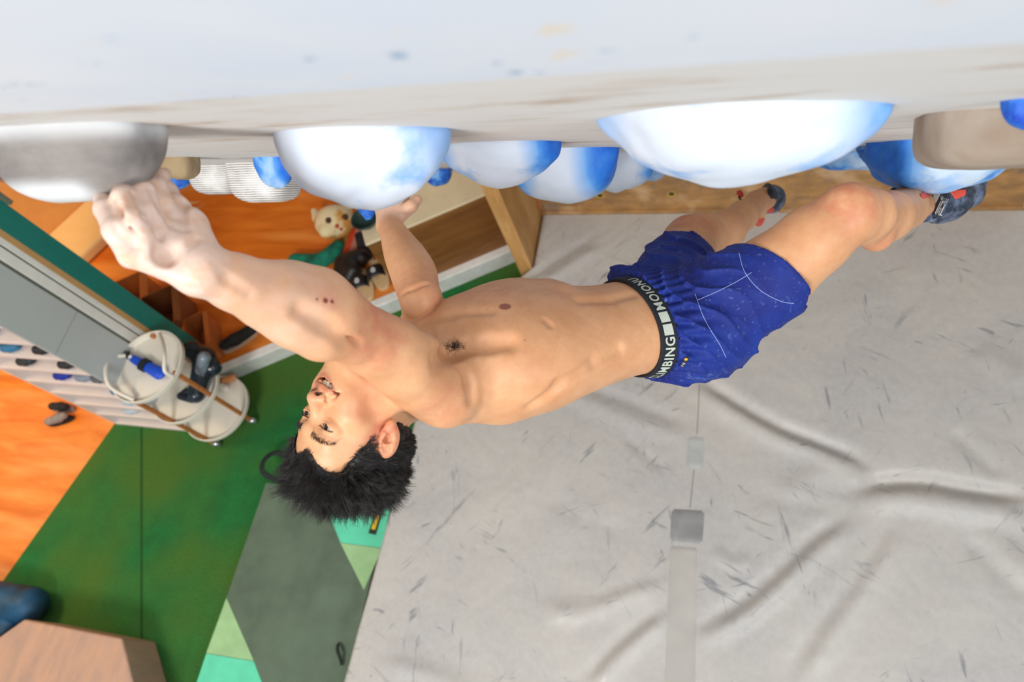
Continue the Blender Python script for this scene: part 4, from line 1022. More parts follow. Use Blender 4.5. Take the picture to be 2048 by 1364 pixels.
def build_mat():
    ys = np.arange(-1.1, 2.346, .011); nx = 330; rows = []
    for y in ys:
        xl = np.interp(y, [-1.1, 1.45, 2.0, 2.005, 2.4], [-1.55, -1.475, -1.003, -1.0, -1.0]); rows.append(np.stack([np.linspace(xl, 2.6, nx), np.full(nx, y)], 1))
    p = np.concatenate(rows); z = mat_h(p); xl_ = np.repeat([r[0, 0] for r in rows], nx); e = np.clip((p[:, 0] - xl_) / .035, 0, 1); z -= .03 * (1 - np.sqrt(1 - (1 - e) ** 2))
    v = np.concatenate([p, z[:, None]], 1); ny = len(ys)
    i, j = np.meshgrid(np.arange(ny - 1), np.arange(nx - 1), indexing='ij'); a = (i * nx + j).ravel()
    q = np.stack([a, a + 1, a + nx + 1, a + nx], 1)
    left = v[::nx].copy(); left[:, 2] = 0; b0 = len(v); v = np.concatenate([v, left]); k = np.arange(ny - 1)
    q = np.concatenate([q, np.stack([k * nx, (k + 1) * nx, b0 + k + 1, b0 + k], 1)])
    t = NT('grey_vinyl'); n = t.noise(2.2, 5, .6); n2 = t.noise(40, 4, .65)
    c = t.mix(t.ramp(n, .3, .7), s2l('c0bbb4'), s2l('aeacab')); c = t.mix(t.ramp(n2, .35, .75, 0, .35), c, s2l('d0ccc6'))
    sx = t.n('ShaderNodeSeparateXYZ'); t.l(t.coords(), sx.inputs[0]); 
    for ang, sc, th, off in ((.4, 2.2, .67, 0), (1.35, 2.6, .68, 3), (2.2, 1.9, .67, 6), (2.8, 3.1, .69, 9), (.9, 4.0, .70, 12)):
        m0 = t.n('ShaderNodeMapping'); t.l(t.coords((1, 1, 1), (0, 0, ang)), m0.inputs[0]); m0.inputs['Scale'].default_value = (1.6, 11, 1); mp = m0.outputs[0]; add = t.n('ShaderNodeVectorMath', operation='ADD'); add.inputs[1].default_value = (off, off * 2, 0); t.l(mp, add.inputs[0])
        s_ = t.noise(sc, 3, .65, add.outputs[0], .5); brk = t.noise(1.7 + off * .2, 3)
        c = t.mix(t.math('MULTIPLY', t.ramp(s_, th - .05, th), t.ramp(brk, .50, .62, 0, .6)), c, s2l('6c7078'))
    sp = t.n('ShaderNodeTexVoronoi'); sp.inputs['Scale'].default_value = 9; t.l(t.coords(), sp.inputs['Vector']); c = t.mix(t.ramp(sp.outputs['Distance'], .03, .06, .35, 0), c, s2l('5c5f66'))
    t.base(c); t.rough(.42); t.b.inputs['Specular IOR Level'].default_value = .45; t.bump(t.noise(300, 2), .08, .001)
    o = link('crash_mat', to_mesh('crash_mat', v, q), t.m); tag(o, 'huge wrinkled light grey vinyl mat filling the floor under the climber', 'mat')
    def sheet(name, poly, mat, lift, label=None, nn_=26):
        # bilinear patch following the mat relief
        a, b, c3, d = [np.array(G(x, y, .3)[:2]) for x, y in poly]; bm = bmesh.new(); g = []
        n1 = max(6, int(np.linalg.norm(a - d) / .012)); n0 = max(6, int(np.linalg.norm(a - b) / .012))
        uu = np.linspace(0, 1, n0); vv = np.linspace(0, 1, n1)
        P_ = np.array([[(a * (1 - u) + b * u) * (1 - w_) + (d * (1 - u) + c3 * u) * w_ for u in uu] for w_ in vv]); z_ = mat_h(P_.reshape(-1, 2)).reshape(n1, n0)
        # rounded corners: pull the corner points in
        cr_ = .1
        for i in range(n1):
            for j in range(n0):
                u, w_ = uu[j], vv[i]; du = min(u, 1 - u); dw = min(w_ * n1 / n0, (1 - w_) * n1 / n0)
                pass
        for i in range(n1): g.append([bm.verts.new((P_[i, j, 0], P_[i, j, 1], z_[i, j] + lift - (.0 if 0 < i < n1 - 1 and 0 < j < n0 - 1 else lift * 1.3))) for j in range(n0)])
        for i in range(n1 - 1):
            for j in range(n0 - 1):
                if (i in (0, n1 - 2)) and (j in (0, n0 - 2)): continue
                bm.faces.new((g[i][j], g[i][j + 1], g[i + 1][j + 1], g[i + 1][j]))
        s_ = part(name, bm, mat, o, True)
        if label: s_['label'] = label
    gp = flat('dark_grey_patch', '8e8d8d', .5, var=.12); lp = flat('faded_grey_patch', 'b3b6b3', .5, var=.06); sp_ = flat('seam_tape', 'b5b1ab', .5, var=.05, scale=5)
    sheet('repair_patch', [(1342, 1016), (1411, 1020), (1406, 1089), (1338, 1083)], gp, .0045, 'dark grey square repair patch')
    sheet('seam_tape', [(1338, 1090), (1396, 1094), (1392, 1400), (1326, 1400)], sp_, .0042)
    sheet('repair_patch', [(1374, 872), (1412, 874), (1408, 938), (1370, 936)], lp, .004, 'faded pale patch')
    for pts in ([(1399, 770), (1394, 868)], [(1388, 940), (1380, 1016)]):
        w_ = np.array(W2([tuple(np.array(pts[0]) * (1 - k / 20) + np.array(pts[1]) * k / 20) for k in range(21)])); z_ = mat_h(w_); bm = bmesh.new(); tube(bm, [(a[0], a[1], b - .001) for a, b in zip(w_, z_)], .0028, 5); part('seam', bm, flat('seam_thread', '8d8b89', .7), o)
build_mat()

# ------------------------------------------------------------------ folding crash pad with coloured triangles
def multi(name, pieces, parent=None, origin=None, smooth=False):
    bm = bmesh.new(); mats = []
    for fn, m in pieces:
        b0 = len(bm.faces); fn(bm); bm.faces.ensure_lookup_table()
        if m not in mats: mats.append(m)
        for f_ in bm.faces[b0:]: f_.material_index = mats.index(m)
    if parent is not None: return part(name, bm, mats, parent, smooth)
    return obj(name, bm, mats, None, smooth, origin)
z1 = .10
pad = empty('crash_pad', tuple(G(560, 1200, 0)), 'olive grey folding pad with mint and pale green triangles under the climber head', 'crash pad')
olive = flat('olive_grey_canvas', '5c6e5c', .85, var=.12, scale=6); mint = flat('mint_canvas', '5fd6ae', .7, var=.05); pale = flat('pale_green_canvas', '9cc48f', .8, var=.06)
pg = lambda pts, z: [tuple(G(x, y, z)[:2]) for x, y in pts]
A = G(532, 966, z1); Bp = G(395, 1364, z1); dA = nrm(Bp - A); E_ = Bp + dA * .9; xr = -1.60
pts = [tuple(A[:2]), tuple(E_[:2]), (xr, E_[1]), (xr, A[1] + .02)]
def tri(pts_, z): return lambda bm: prism(bm, pts_, z - .004, z + .0015)
gR = lambda x, y: tuple(G(x, y, z1)[:2])
multi('pad_body', [(lambda bm: prism(bm, pts, 0.0, z1), olive),
                   (tri([gR(655, 1020), gR(640, 960), gR(790, 965), gR(764, 1096), gR(681, 1085)], z1), mint), (tri([gR(681, 1086), gR(764, 1097), gR(728, 1180)], z1), pale),
                   (tri([gR(453, 1196), gR(508, 1322), gR(413, 1306)], z1), pale), (tri([gR(413, 1307), gR(508, 1323), gR(560, 1460), gR(367, 1445)], z1), mint)], pad)
bm = bmesh.new(); tube(bm, smoothpath([G(562, 962, .11), G(540, 955, .13), G(524, 940, .15), G(530, 918, .14), G(556, 905, .11), G(600, 925, .10)], 5), .016, 8, flatdir=[0, 0, 1.], flat=.3); part('carry_strap', bm, flat('black_webbing', '16241f', .8), pad)
bm = bmesh.new(); tube(bm, smoothpath([G(676, 1288, .11), G(675, 1300, .135), G(680, 1315, .135), G(684, 1330, .11)], 5), .009, 8, flatdir=[0, 0, 1.], flat=.4); part('handle', bm, flat('black_webbing', '16241f', .8), pad)
l0 = G(757, 1026, .104); l1 = G(744, 1068, .104); ld = nrm(l1 - l0); ls = np.array([-ld[1], ld[0], 0.])
bm = bmesh.new(); box(bm, (l0 + l1) / 2, (np.linalg.norm(l1 - l0), .042, .004), [ld, ls, [0, 0, 1]]); lb = part('brand_label', bm, flat('label_black', '12291a', .6), pad)
bm = bmesh.new(); box(bm, (l0 * .57 + l1 * .43) + [0, 0, .003], (np.linalg.norm(l1 - l0) * .72, .022, .002), [ld, ls, [0, 0, 1]]); part('label_print', bm, flat('label_yellow', 'e2c21e', .6), lb)

# tan foam block
block_top = [zz for zz in ()]
def zfor(px, py, xy):
    d = R @ np.array([(px - 1024) / F, (682 - py) / F, -1]); return C + d * (np.hypot(*xy) / np.hypot(d[0], d[1]))
zt = .254; fb = [tuple(G(x, y, zt)[:2]) for x, y in ((48, 1238), (243, 1276), (300, 1500), (-60, 1560), (-180, 1400))]
t = NT('tan_vinyl'); n = t.noise(5, 4, .6, t.coords((3, 1, 1))); t.base(t.mix(t.ramp(n, .3, .7), s2l('c69c82'), s2l('ae9080'))); t.rough(.7); t.bump(t.noise(4, 3, .5, t.coords((4, 1, 1))), .5, .03)
bm = bmesh.new(); prism(bm, fb, 0, zt, .012); o = obj('foam_block', bm, t.m, None, False, (fb[1][0] - .1, fb[1][1] - .2, 0)); tag(o, 'tan vinyl covered foam block at the lower left corner of the photo', 'foam block')
def blob(name, parts_, mat_list, label, cat, group=None, h=.008, parent=None, it=1):
    # parts_: list of (kind, args) unioned; one mesh
    g = S()
    for k in parts_:
        if k[0] == 'rc': g.rc(*k[1:])
        else: g.ell(k[1], np.eye(3) if len(k) < 4 else k[3], k[2], .02)
    cs = np.array([x for p_ in g.p for x in (p_[2] - p_[3], p_[2] + p_[3])]); v_, q_ = mesh_sdf(g, cs.min(0) - .03, cs.max(0) + .03, h, it)
    if parent is not None:
        off = np.array(parent.location); return link(name, to_mesh(name, v_ - off, q_), mat_list, parent)
    org = np.array([*v_.mean(0)[:2], v_[:, 2].min()]); o = link(name, to_mesh(name, v_ - org, q_), mat_list); o.location = org
    return tag(o, label, cat, group)
bz = G(20, 1215, .1)
t = NT('teal_bag_cloth'); n = t.noise(9, 4); t.base(t.mix(t.ramp(n, .35, .65), s2l('0d4f78'), s2l('0e2f3c'))); t.rough(.6)
bag = empty('backpack', (bz[0], bz[1], 0), 'dark teal and black bag on the carpet at the left edge behind the foam block', 'bag')
blob('bag_body', [('rc', bz + [.12, .03, .0], bz + [-.25, .0, .02], .10, .12, .03), ('rc', bz + [.02, -.10, -.01], bz + [-.2, -.12, 0], .08, .09, .03)], t.m, '', '', parent=bag)
bm = bmesh.new(); tube(bm, smoothpath([bz + [.10, -.17, .02], bz + [.0, -.20, .06], bz + [-.1, -.15, .13], bz + [-.2, -.02, .15]], 5), .035, 8, flatdir=[0, 0, 1.], flat=.35); part('shoulder_strap', bm, flat('black_strap', '0f0f14', .6), bag)

# ------------------------------------------------------------------ trolley with three round trays
tc0 = np.array([-2.83, 1.065, 0]); TR = .205
cream = flat('cream_tray_metal', 'e9e2d4', .35, var=.02); birch = flat('copper_brown_wood', 'b9743c', .45, var=.12, scale=25); chrome = flat('chrome_caster', 'c8ccd2', .2, .9); blackp = flat('black_plastic', '16181b', .5)
tro = empty('trolley', tuple(tc0), 'round three tier cream trolley with wooden posts on the carpet by the shelf unit', 'trolley')
posts = [np.array([*G(490, 832, .12)[:2], 0]), np.array([*G(410, 880, .12)[:2], 0])]; 
a0_ = math.atan2(*(posts[0] - tc0)[[1, 0]]); posts = [tc0 + (TR - .018) * np.array([math.cos(a_), math.sin(a_), 0]) for a_ in (a0_, a0_ - math.radians(85), a0_ + math.radians(115), a0_ + math.radians(190))]
for z_ in (.12, .41, .71):
    bm = bmesh.new(); lathe(bm, [(0, 0), (TR - .012, 0), (TR, .008), (TR + .002, .035), (TR - .003, .036), (TR - .006, .012), (TR - .014, .006), (0, .006)], tc0 + [0, 0, z_], seg=64); part('tray', bm, cream, tro, False)
for p_ in posts:
    bm = bmesh.new(); box(bm, p_ + [0, 0, .40], (.022, .022, .68), bevel=.004); part('post', bm, birch, tro)
    bm = bmesh.new(); lathe(bm, [(0, -.016), (.026, -.014), (.030, 0), (.026, .014), (0, .016)], p_ + [0, 0, .031], [[0, 0, 1], [1, 0, 0], [0, 1, 0]], 20); cst = part('caster', bm, chrome, tro, True)
    bm = bmesh.new(); tube(bm, [p_ + [0, 0, .03], p_ + [0, 0, .075]], .008, 8); part('caster_stem', bm, blackp, cst)
for ends, mids in ((((268, 800), (252, 711)), ((222, 775), (211, 742), (222, 716))), (((346, 752), (320, 668)), ((330, 742), (329, 712), (326, 688)))):
    e0_ = G(*ends[0], .745); e1_ = G(*ends[1], .745); ms = [G(x, y, .745 + h_) for (x, y), h_ in zip(mids, (.05, .075, .05))]
    bm = bmesh.new(); tube(bm, smoothpath([e0_, *ms, e1_], 7), .010, 10); part('handle', bm, cream, tro, True)
# things on the trolley
blue = flat('bright_blue_plastic', '0f4fd0', .4, var=.08)
tz = .72; s0_ = G(262, 715, tz + .02); s1_ = G(322, 748, tz + .02); sd = nrm(s1_ - s0_); 
bb = empty('brush', tuple((s0_ + s1_) / 2 * [1, 1, 0] + [0, 0, tz]), 'bright blue brush with a black band lying on the top trolley tray', 'brush')
blob('brush_body', [('rc', s0_ + sd * .02, s1_ - sd * .01, .022, .034, .01, 'u', np.array([0, 0, 1.]), .55)], blue, '', '', h=.004, parent=bb)
bm = bmesh.new(); tube(bm, [s0_ * .62 + s1_ * .38, s0_ * .45 + s1_ * .55], .036, 16, flatdir=[0, 0, 1.], flat=.62); part('band', bm, blackp, bb)
bm = bmesh.new(); tube(bm, smoothpath([s0_ + sd * .01, s0_ - sd * .03, s0_ - sd * .035 + [0, .02, .01]], 4), .014, 10); part('cap', bm, blackp, bb)
bm = bmesh.new(); lathe(bm, [(0, .003), (.010, .003), (.011, 0)], s0_ + sd * .018 + [0, 0, .022], seg=16); part('button', bm, flat('white_button', 'e8edf5', .4), bb)
mz = .425; q1 = G(405, 760, mz + .05)
blob('plastic_bag', [('rc', G(410, 715, mz + .07), G(392, 790, mz + .03), .06, .045, .03), ('rc', G(385, 700, mz + .09), G(425, 735, mz + .05), .055, .05, .03)], flat('black_glossy_bag', '23303a', .18, var=.4, scale=18), 'crumpled glossy black bag on the middle trolley tray', 'bag', h=.007)
blob('drinking_glass', [('rc', G(408, 716, mz + .16), G(402, 740, mz + .10), .036, .03, .01)], flat('smoky_grey_plastic', '7f8b96', .12, var=.25, scale=20), 'smoky translucent grey cup poking out beside the top trolley tray', 'cup', h=.005)
blob('glove', [('rc', G(362, 792, mz + .03), G(385, 800, mz + .03), .022, .018, .01), ('rc', G(370, 785, mz + .03), G(400, 770, mz + .03), .02, .02, .01)], flat('dark_navy_cloth', '1a2530', .7, var=.3, scale=30), 'dark navy crumpled glove on the near part of the middle trolley tray', 'glove', h=.005)
bzq = .135; q2 = G(458, 762, bzq)
blob('tape_roll', [('rc', q2 + [-.02, 0, .01], q2 + [.03, .02, .01], .022, .022, .01)], flat('orange_tan_tape', 'd8935e', .5), 'orange tan roll of tape on the lowest trolley tray', 'tape', h=.005)
blob('chalk_ball', [('rc', G(445, 772, bzq + .01), G(452, 776, bzq + .01), .018, .018, .01)], flat('white_cloth', 'e9e4de', .8), 'small white chalk ball on the lowest trolley tray', 'chalk ball', h=.005)

# ------------------------------------------------------------------ white shelf unit with small climbing things, grey side panel
SX0, SX1, SY0, SY1, SH = -3.65, -3.0, .945, 1.183, 1.9
unit = empty('shelf_unit', ((SX0 + SX1) / 2, (SY0 + SY1) / 2, 0), 'tall white shelf unit with a pale grey side panel left of the trolley', 'shelf unit')
greyp = flat('pale_grey_panel', 'b4bcbb', .45, var=.02, scale=3); wh = flat('white_shelf_paint', 'eadcd6', .5, var=.02); whb = flat('shelf_back_shaded', 'cdd4d6', .6, var=.03)  # back panel: shelf white with the unit's inner shading put into its colour
for z0_, z_1 in ((0, 1.095), (1.099, SH)):
    bm = bmesh.new(); box(bm, (SX1 - .009, (SY0 + SY1) / 2, (z0_ + z_1) / 2), (.018, SY1 - SY0, z_1 - z0_), bevel=.001); part('side_panel', bm, greyp, unit)
bm = bmesh.new(); box(bm, (SX0 + .009, (SY0 + SY1) / 2, SH / 2), (.018, SY1 - SY0, SH)); part('side_panel', bm, wh, unit)
bm = bmesh.new(); box(bm, ((SX0 + SX1) / 2, SY1 - .006, SH / 2), (SX1 - SX0 - .04, .012, SH)); part('back_panel', bm, whb, unit)
zs = [.02, .19, .36, .53, .70, .87, 1.04, 1.21, 1.38, 1.55, 1.72, 1.89]
for z_ in zs:
    bm = bmesh.new(); box(bm, ((SX0 + SX1) / 2, (SY0 + SY1) / 2 - .008, z_), (SX1 - SX0 - .038, SY1 - SY0 - .014, .03), bevel=.002); part('shelf', bm, wh, unit)
items = [(.70, -3.35, '0a2ea0', 'royal blue'), (.70, -3.20, '8a93a3', 'grey'), (.53, -3.12, '3d7fa8', 'pale blue'), (.87, -3.42, '2b2f36', 'black'), (1.04, -3.33, '2f77a0', 'steel blue'), (1.04, -3.48, '23272b', 'black'), (1.21, -3.28, '3b74a8', 'mid blue'), (1.21, -3.40, '34505c', 'dark teal'),
         (.87, -3.14, '24262c', 'charcoal'), (.70, -3.09, '5a6068', 'slate grey'), (1.04, -3.12, '202228', 'ink black'), (.36, -3.2, 'b9cbd6', 'ice blue'), (.19, -3.35, 'c4d2da', 'frosty white')]
for i, (z_, x_, col, nm) in enumerate(items):
    p_ = np.array([x_, SY0 + .030, z_ + .040])
    blob('hold_sample', [('rc', p_ - [.03, 0, 0], p_ + [.03, .01, 0], .025, .023, .01), ('rc', p_ + [0, 0, 0], p_ + [0, .05, .002], .024, .020, .01)], flat('sample_' + nm.replace(' ', '_'), col, .5), '%s climbing lump on the white unit, %s shelf from the floor' % (nm, ['first', 'second', 'third', 'fourth', 'fifth', 'sixth', 'seventh', 'eighth'][zs.index(z_)]), 'small item', 'small things on the white shelf unit', h=.006)

# ------------------------------------------------------------------ shoes
def shoe_obj(pos, dirv, L, label, upper, sole, group=None, name='shoe', hgt=.09):
    d = nrm([dirv[0], dirv[1], 0]); s_ = np.array([-d[1], d[0], 0]); pos = np.array([pos[0], pos[1], pos[2]]); up_ = np.array([0, 0, 1.])
    r_ = empty(name, tuple(pos), label, 'shoe', group)
    k = L / .28
    g = S(); g.rc(pos + d * .10 * k + up_ * .035, pos - d * .02 * k + up_ * .045, .036 * k, .04 * k, .02); g.rc(pos - d * .02 * k + up_ * .05, pos - d * .09 * k + up_ * .06, .036 * k, .034 * k, .02)
    f = lambda p: np.maximum(np.maximum(g(p), -(p[:, 2] - pos[2] - .018)), -f_rc(pos - d * .04 * k + up_ * .11, pos - d * .085 * k + up_ * .10, .022 * k, .026 * k)(p))
    v_, q_ = mesh_sdf(f, pos - [.2, .2, .0], pos + [.2, .2, .16], .006, 1); link('upper', to_mesh('upper', v_ - pos, q_), upper, r_)
    bm = bmesh.new(); out = []
    for i in range(28):
        u = 2 * math.pi * i / 28; x = math.cos(u); w_ = .042 * k * (1 + .14 * x); out.append(tuple((pos + d * (x * L / 2 + .003) + s_ * math.sin(u) * w_ * (abs(math.sin(u)) ** -.25 if abs(math.sin(u)) > .05 else 1))[:2]))
    prism(bm, out, pos[2], pos[2] + .024, .004); part('sole', bm, sole, r_)
    return r_
dk = flat('charcoal_canvas', '1f1c1b', .8, var=.3, scale=40); gy = flat('grey_mesh_cloth', '8f8785', .8, var=.15, scale=40); brn = flat('brown_black_canvas', '33261e', .8, var=.3)
s_a = G(125, 842, 0); shoe_obj(s_a, G(90, 850, 0) - G(150, 835, 0), .2, 'black and grey shoe on the orange floor, the nearer of the pair', gy, dk, 'shoes left on the orange floor by the shelf')
s_b = G(130, 818, 0); shoe_obj(s_b, G(95, 815, 0) - G(155, 822, 0), .2, 'black and grey shoe on the orange floor, closest to the shelf unit', dk, gy, 'shoes left on the orange floor by the shelf')
for a_, b_, lb_ in (((97, 815, .03), (85, 812, .05), 'near the shelf'), ((95, 845, .03), (83, 850, .05), 'away from the shelf')):
    pass
shoe_obj(G(484, 682, .12), G(520, 660, 0) - G(455, 705, 0), .27, 'dark grey shoe with pale sole edge on the platform next to the boxes', dk, flat('pale_sole', 'b9a58c', .6))
shoe_obj(G(733, 500, .12), G(742, 530, 0) - G(722, 480, 0), .24, 'dark shoe on the platform behind the two sandals', dk, flat('tan_sole', 'c6a67e', .7))
foot = flat('cream_footbed', 'd9b887', .7, var=.05); blk = flat('black_sandal_strap', '191b1d', .5, var=.2)
for hp, tp, lb_ in (((719, 536), (738, 600), 'black strapped sandal with cream footbed near the white edge, the left of two'), ((748, 519), (770, 578), 'black strapped sandal with cream footbed, the right of two beside the forearm')):
    h0 = G(*hp, .15); t0_ = G(*tp, .14); h0[2] = t0_[2] = .12; L = np.linalg.norm(t0_ - h0); d = (t0_ - h0) / L; s_ = np.array([-d[1], d[0], 0]); m = (h0 + t0_) / 2
    r_ = empty('sandal', tuple(m), lb_, 'sandal', None)
    out = []
    for i in range(32):
        u = 2 * math.pi * i / 32; x = math.cos(u); sn = math.sin(u); out.append(tuple((m + d * x * L / 2 + s_ * np.sign(sn) * abs(sn) ** .7 * .052 * (1 + .1 * x))[:2]))
    bm = bmesh.new(); prism(bm, out, .121, .15, .006); part('footbed', bm, foot, r_)
    bm = bmesh.new(); n0 = 9; rows = []
    for j, w_ in enumerate((.10, .30, .62, .78)):
        rr = []
        for i in range(n0):
            u = math.pi * i / (n0 - 1); c_ = m + d * (L / 2) * (w_ * .9 + .20); rr.append(c_ + s_ * math.cos(u) * .056 + np.array([0, 0, .132 + .040 * math.sin(u) - .012 * w_]))
        rows.append([bm.verts.new(Vector(x)) for x in rr])
    for a, b in zip(rows[:-1], rows[1:]):
        for i in range(n0 - 1): bm.faces.new((a[i], a[i + 1], b[i + 1], b[i]))
    st_ = part('strap', bm, blk, r_, True); md = st_.modifiers.new('s', 'SOLIDIFY'); md.thickness = .008; md.offset = -1
    cc = m + d * (L / 2) * .60 + [0, 0, .168]
    for k_, (dx, wd_) in enumerate(((-.017, .020), (-.004, .032), (.009, .024))):
        bm = bmesh.new(); box(bm, cc + d * dx + [0, 0, -.001 * k_], (.008, wd_, .002), [d, s_, [0, 0, 1]], .0008); part('strap_print', bm, whitep, st_)

# ------------------------------------------------------------------ low wooden bench beside the platform edge
e0 = G(440, 740, .12); e1 = G(1060, 480, .12); d = nrm(e1 - e0); nb = np.array([-d[1], d[0], 0])
b0_ = G(800, 580, .12) - nb * .004; L = np.linalg.norm(e1 - b0_) - .03; bz_ = .60
bench = empty('bench', tuple(b0_ + d * L / 2), 'low brown wooden bench with cream top on the platform left of the plywood post', 'bench')
wb = wood('brown_veneer', s2l('8b5a2b'), s2l('73481f'), s2l('9c6c3a'), 3, (1, 1, 7), .5)
bm = bmesh.new(); box(bm, b0_ + d * L / 2 + nb * .20 + [0, 0, (bz_ - .12) / 2], (L, .40, bz_ - .12 - .0), [d, nb, [0, 0, 1]]); part('carcass', bm, wb, bench)
bm = bmesh.new(); box(bm, b0_ + d * L / 2 + nb * .20 + [0, 0, bz_ - .12 + .008], (L + .01, .41, .018), [d, nb, [0, 0, 1]], .003); part('bench_top', bm, flat('cream_top', 'ecd9b4', .5, var=.03), bench)
q = G(736, 447, bz_)
bm = bmesh.new(); lathe(bm, [(0, 0), (.04, .0), (.075, .045), (.08, .06), (.074, .06), (.068, .045), (.036, .008), (0, .008)], np.array([*zfor(736, 446, (b0_ + d * .14 + nb * .15)[:2])[:2], bz_ - .12 + .12 + .016]), seg=32)
o = obj('bowl', bm, flat('dark_green_glaze', '23403c', .3), None, True, (b0_ + d * .14 + nb * .15)[:2].tolist() + [bz_ + .016]); tag(o, 'small dark green bowl on the cream bench top under the rounded chalky hold', 'bowl')

# ------------------------------------------------------------------ things on the platform
def cbox(name, foot_px, size, rot, label, col, z0=.12, flap=True):
    p_ = G(*foot_px, z0); ax = np.array([[math.cos(rot), math.sin(rot), 0], [-math.sin(rot), math.cos(rot), 0], [0, 0, 1]]); r_ = empty(name, tuple(p_), label, 'box', 'cardboard boxes on the platform')
    m_ = flat('cardboard_' + col, col, .8, var=.12, scale=5); t_ = .006; sx, sy, sz = size
    bm = bmesh.new(); box(bm, p_ + [0, 0, .004], (sx, sy, .006), ax)
    for s_ in (-1, 1): box(bm, p_ + ax[0] * s_ * (sx / 2 - t_ / 2) + [0, 0, sz / 2], (t_, sy, sz), ax); box(bm, p_ + ax[1] * s_ * (sy / 2 - t_ / 2) + [0, 0, sz / 2], (sx - 2 * t_, t_, sz), ax)
    part('carton', bm, m_, r_)
    if flap:
        for s_ in (-1, 1):
            fa = nrm(ax[0] * s_ * .8 + np.array([0, 0, -.45])); bm = bmesh.new(); box(bm, p_ + ax[0] * s_ * sx / 2 + fa * sx * .08 + [0, 0, sz], (sx * .16, sy * .95, .004), [fa, ax[1], np.cross(fa, ax[1])]); part('flap', bm, m_, r_)
cbox('cardboard_box', (290, 618), (.25, .27, .20), .5, 'brown cardboard box behind the teal post, the farthest of three', 'bf7434')
cbox('cardboard_box', (365, 655), (.22, .30, .24), .5, 'open dark brown cardboard box in the middle under the near forearm', '8a5226')
cbox('cardboard_box', (425, 690), (.14, .26, .18), .5, 'reddish brown cardboard box next to the dark grey shoe', 'c06a2c')
# plush calico cat
cp = G(683, 462, .12)
cat = empty('plush_cat', tuple(cp), 'cream and tan plush cat head lying on the orange platform below the chalky hold', 'plush toy')
ptan = NT('plush_cream'); n = ptan.noise(7, 3); ptan.base(ptan.mix(ptan.ramp(n, .48, .58), s2l('eedcae'), s2l('d79a4a'))); ptan.rough(.95)
hx = R @ np.array([1., 0, 0]); hx = nrm([hx[0], hx[1], 0]); hy = np.array([-hx[1], hx[0], 0])
blob('head', [('ell', cp + [0, 0, .10], (.135, .115, .10)), ('rc', cp - hx * .12 + hy * .05 + [0, 0, .11], cp - hx * .15 + hy * .10 + [0, 0, .12], .04, .02, .02), ('rc', cp + hx * .08 + hy * .08 + [0, 0, .11], cp + hx * .11 + hy * .14 + [0, 0, .12], .04, .02, .02), ('ell', cp - hx * .02 - hy * .09 + [0, 0, .13], (.06, .05, .05))], ptan.m, '', '', h=.008, parent=cat)
cf = f_ell(cp + [0, 0, .10], np.eye(3), (.135, .115, .10))
for px, py, rr, mm, nm_ in ((657, 441, .020, 'plush_brown', 'eye'), (690, 434, .020, 'plush_brown', 'eye'), (674, 452, .014, 'plush_red', 'nose'), (668, 462, .011, 'plush_red', 'mouth'), (682, 458, .011, 'plush_red', 'mouth')):
    q_ = march(cf, px, py, 3.9, 5.4, .01)
    if q_ is None: continue
    bm = bmesh.new(); bmesh.ops.create_uvsphere(bm, u_segments=12, v_segments=8, radius=rr); bmesh.ops.translate(bm, vec=Vector(q_), verts=bm.verts); part(nm_, bm, flat(mm, '4a2c14' if 'brown' in mm else 'c4472f', .5), cat, True)

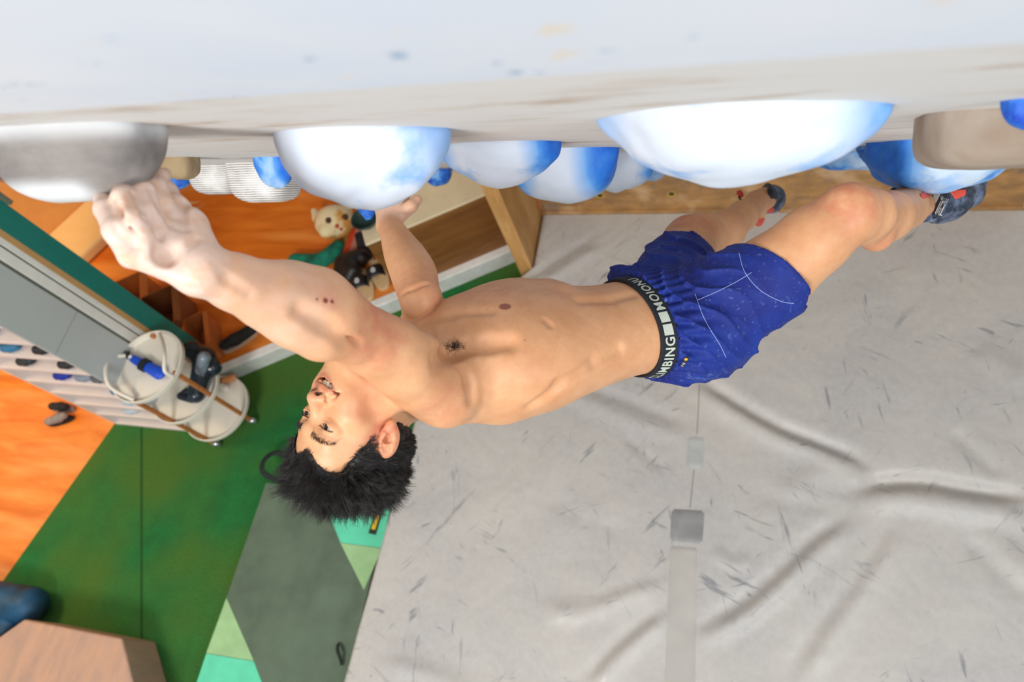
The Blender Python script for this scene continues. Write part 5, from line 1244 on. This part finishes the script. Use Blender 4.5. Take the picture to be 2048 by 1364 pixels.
# striped tote: three colour bands
tb_ = empty('striped_cloth', tuple(G(700, 490, .12)), 'folded cloth with olive, red and dusty pink stripes beside the plush cat', 'cloth')
for (x0, x1, x2, x3), col in (((700, 708, 672, 684), '8f7a2e'), ((708, 717, 684, 697), 'd2451c'), ((717, 727, 697, 712), 'c4806c')):
    a, b, c3, d3 = G(x0, 448, .135), G(x1, 448, .135), G(x3, 510, .135), G(x2, 510, .135); bm = bmesh.new(); prism(bm, [tuple(x[:2]) for x in (a, b, c3, d3)], .121, .145, .004); part('stripe', bm, flat('stripe_' + col, col, .85), tb_)
gz = .16
blob('scarf', [('rc', G(592, 522, gz), G(640, 522, gz), .05, .045, .02), ('rc', G(630, 530, gz), G(668, 505, gz), .045, .05, .03), ('rc', G(660, 510, gz), G(676, 492, gz), .045, .04, .02)], flat('teal_green_cloth', '0b7d62', .85, var=.3, scale=12), 'crumpled teal green cloth on the orange platform above the near forearm', 'cloth', h=.009)
blob('duffel_bag', [('rc', G(688, 526, .18), G(722, 514, .18), .06, .055, .04), ('rc', G(684, 545, .17), G(698, 556, .17), .052, .05, .04), ('rc', G(700, 530, .2), G(706, 540, .2), .05, .05, .04)], flat('black_leather', '1e1a18', .45, var=.4, scale=9), 'crumpled black bag on the platform left of the two sandals', 'bag', h=.009)
blob('pink_towel', [('rc', G(694, 588, .15), G(708, 598, .15), .045, .04, .02)], flat('salmon_cloth', 'e27a5e', .9), 'salmon pink cloth on the platform edge between forearm and sandals', 'cloth', h=.009)
# faint white print on the wooden floor
mk = flat('faded_white_print', 'eebd8c', .6); zz = .1215
bm = bmesh.new()
pr_ = [tuple(G(x, y, zz)[:2]) for x, y in ((345, 417), (360, 406), (372, 404), (402, 403), (370, 411), (364, 420), (352, 424))]; prism(bm, pr_, .1195, .1212)
o = obj('floor_print', bm, mk); tag(o, 'faint white wing shaped print on the orange platform floor right of the near hand', 'floor print')
tb = textbm('AVANT', .17); g0 = G(376, 428, .1205); g1 = G(409, 412, .1205); gd = nrm(g1 - g0); gu = np.array([-gd[1], gd[0], 0]); L = max(q.co.x for q in tb.verts); k = np.linalg.norm(g1 - g0) / L
for q in tb.verts: q.co = Vector(g0 + gd * q.co.x * k + gu * q.co.y * k)
o = obj('floor_lettering', tb, mk); tag(o, 'faint slanted white lettering on the orange platform floor below the wing print', 'floor lettering')
